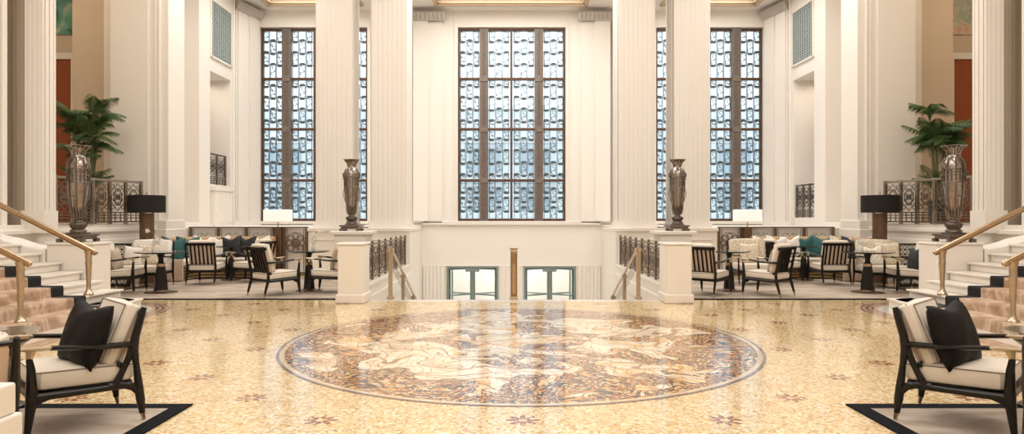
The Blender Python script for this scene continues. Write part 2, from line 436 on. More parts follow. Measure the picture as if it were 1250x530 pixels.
# ---- ceiling with luminous coffers
CZ = 8.72
cof = []
for (x0, x1) in ((-2.62, 2.56), (-8.3, -5.06), (5.06, 8.3)):
    for (y0, y1) in ((2.0, 9.6), (12.2, 22.35)): cof.append((x0, x1, y0, y1))
mb = MB(); holes_wall(mb, -15, 15, -7.3, 23.4, CZ, CZ + .8, cof, lambda a0, a1, b0, b1, c0, c1: (a0, a1, b0, b1, c0, c1))
struct(mb.build('ceiling', 'plaster'))
for k, (x0, x1, y0, y1) in enumerate(cof):
    mb = MB()
    for d, z, w in ((0, CZ - .07, .10), (.10, CZ - .02, .08), (.18, CZ + .10, .06)):
        a0, a1, b0, b1 = x0 + d, x1 - d, y0 + d, y1 - d
        mb.box(a0 - .02, a1 + .02, b1 - w, b1 + .02, z, CZ + .3); mb.box(a0 - .02, a1 + .02, b0 - .02, b0 + w, z, CZ + .3)
        mb.box(a0 - .02, a0 + w, b0, b1, z, CZ + .3); mb.box(a1 - w, a1 + .02, b0, b1, z, CZ + .3)
    struct(mb.build('ceiling_molding_%d' % k, 'gilt_molding', bevel=.01))
    mb = MB(); mb.box(x0 + .2, x1 - .2, y0 + .2, y1 - .2, CZ + .32, CZ + .36)
    struct(mb.build('ceiling_laylight_%d' % k, 'laylight'))

# ---- free-standing fluted columns on their podiums
def column(x0, x1, y0=17.1, y1=17.92, z0=1.22):
    mb = MB()
    pts = flutes(x0, x1, y0, 8, .007, .5) + [(x1 - .0, y0 + .02)]
    pts += [(x1, y1)] + [(x0, y1)]
    mb.prism(pts, z0 + .17, CZ + .02)
    mb.box(x0 - .04, x1 + .04, y0 - .04, y1 + .04, z0, z0 + .10)
    mb.box(x0 - .02, x1 + .02, y0 - .02, y1 + .02, z0 + .10, z0 + .17)
    # flutes on the side faces
    for xs, sg in ((x0, -1), (x1, 1)):
        for k in range(4): mb.box(xs - (.012 if sg < 0 else 0), xs + (.012 if sg > 0 else 0), y0 + .1 + k * .18, y0 + .19 + k * .18, z0 + .17, CZ)
    return struct(mb.build('column', 'plaster'))
for x0, x1 in ((-5.13, -4.17), (-3.70, -2.73), (2.73, 3.70), (4.17, 5.13)): column(x0, x1)

# ---- raised podium behind the seating (solid, carries columns)
for s in (-1, 1):
    mb = MB()
    mb.box(s * 2.64, s * 5.25, 16.9, 18.8, -2.6, 1.20); mb.box(s * 3.12, s * 9.2, 17.15, BACK, -2.6, 1.20)
    mb.box(s * 2.62, s * 5.27, 16.86, 18.83, 1.13, 1.22)
    mb.box(s * 3.1, s * 9.2, 17.14, BACK, 1.20, 1.22)
    mb.box(s * 2.64, s * 5.30, 16.85, 16.9, 0, .16)
    mb.box(s * 2.80, s * 5.10, 16.88, 16.9, .90, .94)
    struct(mb.build('wall_podium_' + ('left' if s < 0 else 'right'), 'plaster', bevel=.01))

# ---- side walls
Hh = CZ + .02
for s in (-1, 1):
    side = 'left' if s < 0 else 'right'
    def fl(x0, x1, y, n, y1, z0, z1, d=.02):
        pts = flutes(x0, x1, y, n, d) + [(x1, y1), (x0, y1)]
        return [(s * p[0], p[1]) for p in pts]
    # fluted piers beside the balcony
    mb = MB(); mb.prism(fl(8.87, 9.23, 12.4, 4, 12.75, 1.0, Hh, .004), 1.35, Hh); mb.box(s * 8.84, s * 9.26, 12.36, 12.77, 1.2, 1.62)
    for q in (12.46, 12.58, 12.69): mb.box(s * 8.862, s * 8.87, q, q + .04, 1.62, Hh)
    struct(mb.build('wall_%s_pier_1' % side, 'plaster'))
    mb = MB(); mb.prism(fl(9.24, 10.4, 11.9, 9, 12.0, 1.0, Hh, .004), 1.35, Hh); mb.prism([(s * 9.25, 11.95), (s * 9.42, 12.2), (s * 9.9, 12.3), (s * 10.4, 12.3), (s * 10.4, 11.95)], 1.35, Hh)
    struct(mb.build('wall_%s_pier_2' % side, 'plaster'))
    mb = MB(); mb.box(s * 9.2, s * 11.0, 12.45, 12.7, 1.2, Hh)
    for q in (9.34, 9.42, 9.55): mb.box(s * q, s * (q + .03), 12.42, 12.46, 1.6, Hh)
    struct(mb.build('wall_%s_recess' % side, 'recess_plaster'))
    # pier between balcony and alcove
    mb = MB()
    mb.box(s * 8.86, s * 9.79, 16.0, 16.9, 0, Hh)
    mb.box(s * 8.62, s * 8.87, 16.06, 16.9, 0, Hh); mb.box(s * 8.60, s * 8.64, 16.03, 16.9, 0, Hh); mb.box(s * 8.70, s * 8.73, 16.03, 16.1, 0, Hh)
    mb.box(s * 8.42, s * 8.61, 16.10, 16.9, 0, Hh)
    mb.box(s * 8.40, s * 9.85, 15.96, 16.92, 1.18, 1.42); mb.box(s * 8.38, s * 9.85, 15.92, 16.94, 0, 1.20)
    struct(mb.build('wall_%s_pier_3' % side, 'plaster', bevel=.012))
    mb = MB(); mb.box(s * 9.12, s * 10.8, 19.2, 19.9, 0, Hh); mb.box(s * 9.06, s * 10.8, 19.14, 19.92, 0, 1.30)
    mb.box(s * 8.98, s * 10.6, 16.9, 19.2, 0, 1.28)
    mb.box(s * 9.9, s * 10.5, 16.9, 19.2, 0, Hh)
    struct(mb.build('wall_%s_pier_4' % side, 'plaster', bevel=.012))
    # alcove: parapet, lintel, far jamb
    mb = MB()
    pz = 2.50 if s < 0 else 1.48
    mb.box(s * 9.15, s * 9.6, 19.85, 21.45, 0, pz)
    mb.box(s * 9.14, s * 10.0, 19.85, 21.45, 5.93, Hh)
    mb.box(s * 9.15, s * 9.90, 21.4, 21.75, 0, Hh)
    if s < 0:
        mb.box(s * 8.98, s * 9.16, 19.95, 21.2, 1.2, 2.30); mb.box(s * 8.94, s * 9.16, 19.9, 21.25, 2.30, 2.42)
        for q in (20.05, 20.42, 20.75, 20.95): mb.box(s * 8.95, s * 8.99, q, q + .08, 1.35, 2.26)
    struct(mb.build('wall_%s_alcove' % side, 'plaster', bevel=.01))
    # last splayed stretch to the street wall, three flat pilasters
    mb = MB(); A = Vector((9.18, 21.6)); B = Vector((8.79, BACK)); d = B - A; nrm = Vector((-d.y, d.x)).normalized(); nrm = -nrm if nrm.x > 0 else nrm
    def quadp(t0, t1, w0, z0, z1):
        p = [A + d * t0, A + d * t1]; q = [v + nrm * w0 for v in p]; r = [v - nrm * .3 for v in p]
        mb.prism([(s * v.x, v.y) for v in (q[0], q[1], r[1], r[0])], z0, z1)
    quadp(-.02, 1.0, 0, 0, Hh)
    for t0, t1 in ((.0, .06), (.10, .13), (.18, .50), (.58, .92)): quadp(t0, t1, .05, 1.3, Hh)
    quadp(0, 1, .07, 0, 1.36)
    struct(mb.build('wall_%s_splay' % side, 'plaster'))
    q0 = A + d * .1; q1 = A + d * .98
    leaf_cornice('cornice_%s' % side, (s * q0.x, q0.y), (s * q1.x, q1.y), 8.33, 8.62, 12, (s * nrm.x, nrm.y))
    # terrace under the balcony with a stepped plinth
    def terr(off, z0, z1):
        pts = [(9.0, 11.5), (9.26, 13.1), (8.72, 15.35), (8.72, 16.1)]
        pts = [(s * (x - off), y - (off if i == 0 else 0)) for i, (x, y) in enumerate(pts)] + [(s * 16, 16.1), (s * 16, 11.5 - off)]
        mb.prism(pts, z0, z1)
    mb = MB(); terr(0, 0, 1.35); terr(.10, 1.18, 1.26); terr(.14, 0, 1.02)
    mb.box(s * 8.95, s * 16, 16.0, 19.2, 0, 1.35)
    mb.box(s * 8.93, s * 16, -6.5, 11.0, 0, 1.35); mb.box(s * 8.96, s * 16, 11.0, 11.5, 0, 1.35)
    struct(mb.build('wall_%s_terrace' % side, 'plaster', bevel=.01))
    # gallery behind: cross wall, mural wall, outer wall
    mb = MB(); mb.box(s * 9.7, s * 11.5, 17.2, 17.5, 1.3, Hh); struct(mb.build('wall_%s_gallery' % side, 'plaster_warm'))
    mb = MB(); mb.box(s * 11.4, s * 15, 18.0, 18.3, 1.3, Hh); struct(mb.build('wall_%s_mural_side' % side, 'plaster_warm'))
    mb = MB(); mb.box(s * 14.8, s * 15, -7, 23.4, 0, Hh); struct(mb.build('wall_%s_outer' % side, 'plaster_warm'))
    mb = MB(); mb.box(s * 9.90, s * 11.6, 21.5, 21.7, 1.3, Hh); mb.box(s * 11.5, s * 11.6, 18.3, 21.6, 1.3, Hh)
    struct(mb.build('wall_%s_alcove_back' % side, 'rust_panel'))
    # tall rust door with plain casing
    e = empty('door_%d' % (3 if s < 0 else 4), (s * 12.72, 17.98, 1.35)); e['kind'] = 'structure'
    mb = MB(); mb.box(-.70, .70, -.02, 0, 0, 4.45); mb.build('door_panel', 'rust_panel', e)
    mb = MB(); mb.box(-.80, -.70, -.06, .02, 0, 4.45); mb.box(.70, .80, -.06, .02, 0, 4.45); mb.box(-.80, .80, -.07, .02, 4.45, 4.62); mb.build('door_casing', 'plaster', e)
    # mural with a brass picture light over the door
    mb = MB(); mb.box(-1.0, 1.0, -.04, 0, 0, 2.0); t = mb.build('mural_picture', 'mural_green' if s < 0 else 'mural_pink', loc=(s * 12.95, 17.995, 6.48))
    tag(t, ('green landscape painting high on the gallery wall above rust door' if s < 0 else 'pink and sage floral painting high on the gallery wall above rust door'), 'painting')
    e = empty('picture_light', (s * 12.75, 17.99, 6.05)); tag(e, ('bent brass wall light under the green landscape painting' if s < 0 else 'bent brass wall light under the pink floral painting'), 'wall light')
    mb = MB(); mb.tube([(0, 0, .1), (0, -.12, .1), (s * .1, -.3, .22), (s * .7, -.3, .22)], .022, 6); mb.build('arm', 'old_brass', e, True)
    mb = MB(); mb.lathe([(0, 0), (.05, .0), (.05, .02), (0, .02)], 12, TR((0, 0, .1), rx=PI / 2)); mb.build('wall_plate', 'old_brass', e)
    # near side wall behind the stairs and beyond the frame
    mb = MB(); mb.box(s * 12.0, s * 12.3, -7, 7.0, 0, Hh); struct(mb.build('wall_%s_near' % side, 'plaster'))
    # teal lattice grille above the alcove
    e = empty('wall_grille', (s * 9.14, 19.95, 6.40)); tag(e, 'pale latticework grille over deep teal above the ' + ('panelled alcove parapet' if s < 0 else 'alcove with floor-length railing'), 'grille')
    mb = MB(); L, Hg = 1.40, 1.68
    mb.box(0, -s * .02, 0, L, 0, Hg); mb.build('backing', 'lattice_back', e)
    mb = MB(); st = .14
    nx, nz = int(L / st), int(Hg / st)
    for i in range(nx):
        for j in range(nz):
            cy, cz = (i + .5) * L / nx, (j + .5) * Hg / nz
            off = 0
            mb.ring((-s * .03, cy, cz), .064, .0085, 'X', 4, 4)
    for i in range(nx + 1): mb.box(-s * .02, -s * .04, i * L / nx - .008, i * L / nx + .008, 0, Hg)
    mb.build('lattice', 'teal_lattice', e)
    mb = MB()
    for a in ((-.04, L + .04, -.05, 0), (-.04, L + .04, Hg, Hg + .05), (-.05, 0, -.05, Hg + .05), (L, L + .05, -.05, Hg + .05)): mb.box(0, -s * .06, *a)
    mb.build('frame', 'plaster', e)
mb = MB(); mb.box(-15, 15, -7.3, -7.0, 0, Hh); struct(mb.build('wall_entrance_rear', 'plaster'))

# ---- windows
def squiggle(mb, cx, cz, w, h, y, r=.012):
    """an upright scroll: a stem with alternating curls"""
    n = max(2, int(h / (w * .8)))
    for i in range(n):
        z = cz - h / 2 + h * (i + .5) / n; sg = 1 if i % 2 else -1
        mb.ring((cx + sg * w * .12, y, z), w * .30, r, 'Y', 8, 4, a0=.4, a1=5.2)
        mb.ring((cx - sg * w * .26, y, z + h / n * .4), w * .14, r, 'Y', 6, 4)
def grille_pane(w, h, phase):
    """leaded metalwork in one pane: three strips of staggered scroll blocks"""
    mb = MB(); y = 0
    xs = [-w / 2 + w * k / 3 for k in (0, 1, 2, 3)]
    for x in xs[1:3]: mb.box(x - .010, x + .010, -.012, .012, -h / 2, h / 2)
    for sg in (-1, 1): mb.box(sg * (w / 2 - .05) - .008, sg * (w / 2 - .05) + .008, -.01, .01, -h / 2, h / 2)
    step = h / 2
    for k in range(3):
        cx = (xs[k] + xs[k + 1]) / 2; ww = w / 3 * .72
        for j in range(-1, 3):
            z = -h / 2 + step * (j + (.28 if k % 2 else .78) + phase)
            z0, z1 = max(-h / 2, z - .24), min(h / 2, z + .24)
            if z1 - z0 < .12: continue
            squiggle(mb, cx, (z0 + z1) / 2, ww, z1 - z0 - .06, 0)
            for zz in (z - .24, z + .24):
                if -h / 2 < zz < h / 2:
                    mb.box(cx - ww * .42, cx + ww * .42, -.012, .012, max(-h / 2, zz - .045), min(h / 2, zz + .045))
                    mb.box(xs[k], xs[k + 1], -.01, .01, zz - .010, zz + .010)
            for sg in (-1, 1): mb.box(cx + sg * ww * .5 - .009, cx + sg * ww * .5 + .009, -.01, .01, z0, z1)
    return mb
zrow = [WZ0, 2.79, 4.59, 6.36, WZ1]
xcols = [(-1.885 + .04, -1.12), (-.83, -.065), (.045, .81), (1.10, 1.845)]
first = {}
for wi, wx in enumerate(WX):
    e = empty('window_%d' % (wi + 1), (wx, BACK + .22, 0)); e['kind'] = 'structure'
    mb = MB()
    for a, b in ((-WH, -WH + .07), (WH - .07, WH), (-.05, .03)): mb.box(a, b, -.06, .06, WZ0, WZ1)
    for k, z in enumerate(zrow):
        hgt = .045
        z0, z1 = (z, z + 2 * hgt) if k == 0 else (z - 2 * hgt, z) if k == 4 else (z - hgt, z + hgt)
        mb.box(-WH, WH, -.07, .06, z0, z1)
    mb.build('window_frame', 'window_bronze', e, bevel=.01)
    for a, b in ((-1.10, -.85), (.83, 1.08)):
        mb = MB(); mb.box(a, b, -.12, .05, WZ0, WZ1)
        mb.box(a - .03, a + .01, -.14, .05, WZ0, WZ1); mb.box(b - .01, b + .03, -.14, .05, WZ0, WZ1)
        zz = WZ0 + .15
        while zz < WZ1 - .1:
            mb.ring(((a + b) / 2, -.13, zz), .075, .014, 'Y', 8, 4); mb.ring(((a + b) / 2, -.13, zz), .03, .014, 'Y', 6, 4); zz += .17
        for z in zrow[1:4]: mb.box(a, b, -.16, 0, z - .10, z + .10)
        mb.build('window_mullion', 'ornament_bronze', e)
    for ci, (a, b) in enumerate(xcols):
        for r in range(4):
            z0, z1 = zrow[r] + .06, zrow[r + 1] - .05
            key = (round(b - a, 2), r, ci % 2)
            if key not in first: first[key] = grille_pane(b - a, z1 - z0, .12 * (r % 3)).build('window_grille', 'grille_metal', e); o = first[key]
            else: o = first[key].copy(); col.objects.link(o); o.parent = e
            o.location = ((a + b) / 2, 0, (z0 + z1) / 2)
    mb = MB(); mb.box(-WH, WH, .03, .04, WZ0, WZ1); mb.build('window_pane', 'window_glass', e)

# ---- street doors (revolving, verdigris bronze)
for di, (a, b) in enumerate(((-2.27, -.47), (.42, 2.24))):
    e = empty('door_%d' % (di + 1), ((a + b) / 2, BACK, -2.48)); e['kind'] = 'structure'; w = (b - a) / 2; h = 2.264
    mb = MB(); mb.box(-w, -w + .07, -.03, .5, 0, h); mb.box(w - .07, w, -.03, .5, 0, h); mb.box(-w, w, -.04, .5, h - .07, h)
    mb.build('door_frame', 'verdigris', e, bevel=.01)
    mb = MB(); mb.box(-.09, .09, .05, .25, 0, h - .05); mb.box(-.03, .03, .0, .3, 0, h - .05); mb.box(-.24, .24, -.02, .3, h - .20, h - .07)
    mb.build('door_post', 'verdigris', e, bevel=.015)
    for sg in (-1, 1):
        for dy in (-.62, .62):
            mb = MB(); T = TR((0, .65, 0)); x1, y1 = sg * (w - .1), dy * .75
            mb.tube([(0, 0, 1.22), (x1, y1, 1.22)], .03, 6, T=T); mb.tube([(0, 0, h - .12), (x1, y1, h - .12)], .035, 6, T=T)
            mb.tube([(x1, y1, 0), (x1, y1, h - .12)], .035, 6, T=T); mb.tube([(0, 0, .12), (x1, y1, .12)], .05, 6, T=T)
            mb.build('door_wing', 'verdigris', e)
            mb = MB(); q = Vector((x1, y1, 0)); mb.add([(0, .65, .1), (x1, .65 + y1, .1), (x1, .65 + y1, h - .1), (0, .65, h - .1)], [(0, 1, 2, 3)]); mb.build('door_pane', 'window_glass', e)
mb = MB(); mb.box(-3.4, 3.4, 26.2, 26.5, -2.6, .3)
struct(mb.build('wall_vestibule_back', 'stone'))
mb = MB(); mb.box(-3.4, -3.2, 23.4, 26.3, -2.6, .3); mb.box(3.2, 3.4, 23.4, 26.3, -2.6, .3); mb.box(-3.4, 3.4, 23.4, 26.5, .1, .3)
struct(mb.build('wall_vestibule_side', 'stone'))
mb = MB(); mb.box(-2.6, 2.6, 24.0, 25.9, .05, .09); struct(mb.build('ceiling_vestibule_fill', 'vestibule_fill'))  # unseen glowing panel, added to brighten the view through the doors

# ---- outside: building across the street
mb = MB(); mb.box(-60, 60, 58, 60, -3, 11)
for i in range(-12, 13):
    mb.box(i * 4.4 - .4, i * 4.4 + .4, 57.7, 58, -3, 11)
for z in (1.2, 4.6, 8.0): mb.box(-60, 60, 57.6, 58, z, z + .5)
struct(mb.build('exterior_building', 'facade'))
mb = MB()
for i in range(-12, 13):
    for z in (2.0, 5.4): mb.box(i * 4.4 + .8, i * 4.4 + 3.6, 57.9, 58.02, z, z + 2.2)
struct(mb.build('exterior_building_glazing', 'facade_window'))
mb = MB(); mb.box(-60, 60, 26.6, 58, -3.2, -3); struct(mb.build('street', 'asphalt'))

# ================================================================== THINGS
# ---- side staircases
XS0, RZ, TD = 6.2, .15, .34
YF = 10.0
for s in (-1, 1):
    nm = 'the green landscape painting' if s < 0 else 'the pink floral painting'
    e = empty('side_staircase', (s * 6.2, 9, 0)); tag(e, 'pale marble staircase rising to the gallery with ' + nm, 'staircase')
    for k in range(8):
        xk = XS0 + TD * k; z1 = RZ * (k + 1); mb = MB()
        yend = 10.98
        X = lambda x: s * (x - 6.2)
        mb.box(X(xk + .03), X(XS0 + TD * 8), -6 + 0, yend - 9, z1 - RZ + (.001 if k else 0), z1 - .035)
        mb.box(X(xk - .01), X(XS0 + TD * 8), -6, yend - 9 + (.02 if k else 0), z1 - .035, z1)
        if k == 0:   # rounded curtail end
            mb.lathe([(0, 0), (.42, 0), (.42, z1 - .04), (.46, z1 - .035), (.46, z1), (0, z1)], 32, TR((X(6.60), 10.52 - 9, 0)))
        mb.build('step', 'stone', e, bevel=.01)
    e2 = empty('stair_runner', (s * 6.2, 9, 0)); tag(e2, 'tan patterned carpet runner with black edge laid over the stairs below ' + nm, 'carpet')
    path = [(6.2 - .02, 0)]
    for k in range(8):
        xk = XS0 + TD * k - .018; z1 = RZ * (k + 1)
        path += [(xk, z1 - .02), (xk + .01, z1 + .008), (xk + TD - .03, z1 + .008), (xk + TD, z1 + .012)]
    def strip(y0, y1, mat, name):
        mb = MB(); n = len(path); pp = path
        # thickness 12 mm: offset up and out
        vs = []
        for x, z in pp:
            for yy in (y0, y1): vs += [(s * (x - 6.2), yy - 9, z), (s * (x - 6.2 + .015), yy - 9, z - .012 if z > .01 else 0)]
        fs = []
        for i in range(n - 1):
            a, b = i * 4, (i + 1) * 4
            fs += [(a, a + 2, b + 2, b), (a + 1, b + 1, b + 3, a + 3), (a, b, b + 1, a + 1), (a + 2, a + 3, b + 3, b + 2)]
        fs += [(0, 1, 3, 2), ((n - 1) * 4, (n - 1) * 4 + 2, (n - 1) * 4 + 3, (n - 1) * 4 + 1)]
        mb.add(vs, fs); return mb.build(name, mat, e2)
    strip(4.0, YF - .28, 'runner_carpet', 'field'); strip(YF - .28, YF, 'black_carpet', 'border')
    # curved cheek wall with vase block
    mb = MB()
    prof = [(7.86, 0), (7.86, .97), (7.9, .965), (8.0, .98), (8.3, 1.03), (8.6, 1.13), (8.95, 1.20), (8.95, 0)]
    n = len(prof); vs = [(s * x, 11.0, z) for x, z in prof] + [(s * x, 11.5, z) for x, z in prof]
    mb.add(vs, [(i, (i + 1) % n, n + (i + 1) % n, n + i) for i in range(n)] + [tuple(range(n)), tuple(range(2 * n - 1, n - 1, -1))])
    struct(mb.build('wall_%s_cheek' % ('left' if s < 0 else 'right'), 'plaster', bevel=.02))
    mb = MB(); mb.box(s * 7.05, s * 7.84, 11.02, 11.5, 0, 1.03); mb.box(s * 7.03, s * 7.855, 11.0, 11.52, 1.03, 1.075); mb.box(s * 7.03, s * 7.855, 11.0, 11.52, 0, .12)
    o = mb.build('stone_pedestal', 'cap_stone', bevel=.015); tag(o, 'cream stone block carrying the large urn beside the stairs below ' + nm, 'pedestal')

# ---- brass handrails of the side stairs
def newel(mb, x, y, z0, z1, r=.045):
    mb.lathe([(0, z0), (r * 1.9, z0), (r * 1.9, z0 + .02), (r * 1.2, z0 + .05), (r * .85, z0 + .10), (r * .75, z0 + .14), (r * 1.15, z1 - .22), (r * 1.35, z1 - .20), (r * 1.15, z1 - .17), (r * 1.2, z1 - .06), (r * 1.5, z1 - .03), (r * 1.5, z1), (0, z1)], 10, TR((x, y, 0)))
for s in (-1, 1):
    nm = 'green landscape painting side' if s < 0 else 'pink floral painting side'
    for (px, py, bz, tz, sl, far) in ((6.58, 10.15, .30, .98, .50, 1), (6.33, 8.4, .15, .93, .50, 0)):
        e = empty('stair_handrail', (s * px, py, 0))
        tag(e, ('polished brass stair handrail in front of the urn block, ' if far else 'polished brass stair handrail closer to the armchair, ') + nm, 'handrail')
        mb = MB(); newel(mb, 0, 0, bz, tz, .038); mb.build('post', 'pale_brass', e, True)
        mb = MB(); pts = []; rr = []
        for t in (-.14, -.11, -.05, 0, .4, 1.0, 1.8, 2.6):
            z = tz + .02 + sl * max(t, -.06); 
            if t < -.1: z -= .02
            pts.append((s * t, 0, z)); rr.append(.045 if t > -.12 else .02)
        mb.tube(pts, rr, 10, .62, up=(0, 0, 1)); mb.build('rail', 'brass', e, True)
        mb = MB(); newel(mb, s * 2.45, 0, 1.355 if far else 1.21, tz + 1.23, .038); mb.build('post', 'pale_brass', e, True)

# ---- rugs
def rug(x0, x1, y0, y1, label, b=.13, sides='ALL', z=.012):
    e = empty('area_rug', ((x0 + x1) / 2, (y0 + y1) / 2, 0)); tag(e, label, 'rug')
    w, h = (x1 - x0) / 2, (y1 - y0) / 2
    mb = MB(); mb.box(-w + b, w - b, -h + b, h - b, .0015, z); mb.build('field', 'rug_field', e)
    mb = MB()
    for a in ((-w, w, -h, -h + b), (-w, w, h - b, h), (-w, -w + b, -h + b, h - b), (w - b, w, -h + b, h - b)): mb.box(a[0], a[1], a[2], a[3], .0015, z)
    mb.build('border', 'navy_border', e)
rug(-5.8, -2.62, 2.2, 5.25, 'beige rug with black border under the armchair nearest the green painting')
rug(2.58, 5.8, 2.2, 5.25, 'beige rug with black border under the armchair nearest the pink painting')
rug(-8.0, -3.12, 11.93, 15.85, 'pale taupe lounge rug edged in black, below the round-urn column with grey parapet alcove', .11)
rug(3.12, 8.0, 11.93, 15.85, 'pale taupe lounge rug edged in black, under the single table in front of patterned loveseat', .11)

# ---- urns
def make_urn():
    e = empty('metal_urn'); H = 1.645
    mb = MB(); mb.box(-.20, .20, -.20, .20, .045, .125); mb.box(-.23, .23, -.23, .23, .10, .135)
    for sx in (-1, 1):
        for sy in (-1, 1): mb.box(sx * .15, sx * .23, sy * .15, sy * .23, 0, .06)
    for k in range(-2, 3):
        for sy in (-1, 1): mb.ring((k * .08, sy * .205, .075), .026, .008, 'Y', 8, 4)
    mb.box(-.13, .13, -.13, .13, .135, .16)
    mb.build('plinth', 'dark_nickel', e, bevel=.006)
    mb = MB(); mb.lathe([(.10, .16), (.13, .17), (.125, .20), (.09, .23), (.10, .25), (.125, .30), (.12, .32), (.075, .34), (.07, .37)], 20)
    for k in range(12):
        a = 2 * PI * k / 12; mb.tube([(.095 * math.cos(a), .095 * math.sin(a), .235), (.135 * math.cos(a), .135 * math.sin(a), .31)], .012, 5)
    mb.build('foot', 'dark_nickel', e, True)
    mb = MB(); prof = [(.055, .37), (.075, .40), (.098, .50), (.125, .65), (.147, .82), (.160, .98), (.163, 1.02), (.165, 1.26), (.158, 1.33), (.138, 1.40), (.105, 1.44), (.095, 1.46)]
    mb.lathe(prof, 28); mb.build('body', 'nickel', e, True)
    # calyx leaves, bands and straps
    mb = MB()
    def rad(z):
        for (r0, z0), (r1, z1) in zip(prof, prof[1:]):
            if z0 <= z <= z1: return r0 + (r1 - r0) * (z - z0) / (z1 - z0)
        return prof[-1][0]
    for z, r in ((1.02, .012), (1.25, .012), (.78, .008), (1.14, .008)): mb.ring((0, 0, z), rad(z) + .004, r, 'Z', 28, 5)
    for k in range(16):
        a = 2 * PI * k / 16; ca, sa = math.cos(a), math.sin(a)
        zs = [1.02, 1.08, 1.14, 1.20, 1.25]; mb.tube([((rad(z) + .006) * ca, (rad(z) + .006) * sa, z) for z in zs], .010, 4)
        mb.tube([((rad(z) + .010) * ca, (rad(z) + .010) * sa, z) for z in (.38, .44, .52, .60)], [.018, .024, .02, .004], 5)
    for k in range(8):
        a = 2 * PI * (k + .5) / 8; ca, sa = math.cos(a), math.sin(a)
        mb.tube([((rad(z) + .006) * ca, (rad(z) + .006) * sa, z) for z in (.55, .65, .78, .9, 1.02)], .009, 4)
        mb.tube([((rad(z) + .008) * ca, (rad(z) + .008) * sa, z) for z in (1.25, 1.32, 1.38, 1.43)], .014, 4)
        mb.ring(((rad(1.08) + .012) * ca, (rad(1.08) + .012) * sa, 1.19), .03, .01, 'Z', 6, 4)
    mb.build('strapwork', 'dark_nickel', e, True)
    mb = MB(); mb.lathe([(.095, 1.46), (.085, 1.48), (.092, 1.53), (.12, 1.59), (.165, 1.625), (.195, 1.635), (.195, 1.645), (.15, 1.645), (.08, 1.55)], 28)
    for k in range(16):
        a = 2 * PI * k / 16; mb.tube([(.092 * math.cos(a), .092 * math.sin(a), 1.48), (.105 * math.cos(a), .105 * math.sin(a), 1.56), (.17 * math.cos(a), .17 * math.sin(a), 1.63)], .010, 4)
    mb.build('neck', 'nickel', e, True)
    for sg in (-1, 1):
        mb = MB(); mb.tube([(sg * .15, 0, 1.34), (sg * .19, 0, 1.33), (sg * .20, 0, 1.27), (sg * .175, 0, 1.22)], .014, 6); mb.build('handle', 'dark_nickel', e, True); mb = MB(); mb.tube([(sg * .165, 0, 1.0), (sg * .20, 0, .86), (sg * .15, 0, .68)], .008, 5)
        mb.build('handle', 'dark_nickel', e, True)
    return e
urn = make_urn()
for i, (x, y, z, lb) in enumerate(((-7.46, 11.255, 1.075, 'large ornate metal urn on the stone block beside the stairs and green painting'), (7.50, 11.255, 1.075, 'large ornate metal urn on the stone block beside the stairs and pink painting'),
        (-3.73, 15.2, 1.18, 'tall bronze urn before the column pair, on the navy cushion lounge side'), (3.79, 15.2, 1.18, 'tall bronze urn before the column pair, on the patterned loveseat side'))):
    o = urn if i == 0 else copy_tree(urn); o.location = (x, y, z); tag(o, lb, 'urn', 'metal urns')
for s in (-1, 1):
    mb = MB(); x = s * 3.68
    mb.box(x - .36, x + .36, 14.86, 15.56, 0, 1.10); mb.box(x - .45, x + .45, 14.80, 15.62, 1.10, 1.18); mb.box(x - .40, x + .40, 14.83, 15.59, 0, .14)
    o = mb.build('urn_pedestal', 'cap_stone', bevel=.015); tag(o, 'cream pedestal under the bronze urn by the ' + ('lounge with the rosette screen in front' if s < 0 else 'lounge with patterned cream loveseat'), 'pedestal')

# ---- stair-head piers, balustrades, rails
def ornate(mb, w, h, d=0, dens=1):
    """filigree filling: oval rings, diagonals and curls in a w x h field, in the XZ plane"""
    mb.ring((0, d, 0), w * .30, .010, 'Y', 14, 4, sz=h / w * .95)
    mb.ring((0, d, 0), w * .16, .012, 'Y', 10, 4)
    mb.ring((0, d, 0), w * .07, .016, 'Y', 8, 4)
    for k in range(8):
        a = PI * k / 4 + PI / 8
        mb.ring((w * .27 * math.cos(a), d, h * .27 * math.sin(a)), w * .10, .009, 'Y', 7, 4)
    for sx in (-1, 1):
        for sz in (-1, 1):
            mb.ring((sx * w * .36, d, sz * h * .38), w * .11, .009, 'Y', 7, 4)
            mb.tube([(0, d, sz * h * .5), (sx * w * .22, d, sz * h * .36), (sx * w * .48, d, sz * h * .18)], .008, 4)
        mb.tube([(sx * w * .47, d, -h * .5), (sx * w * .47, d, h * .5)], .007, 4)
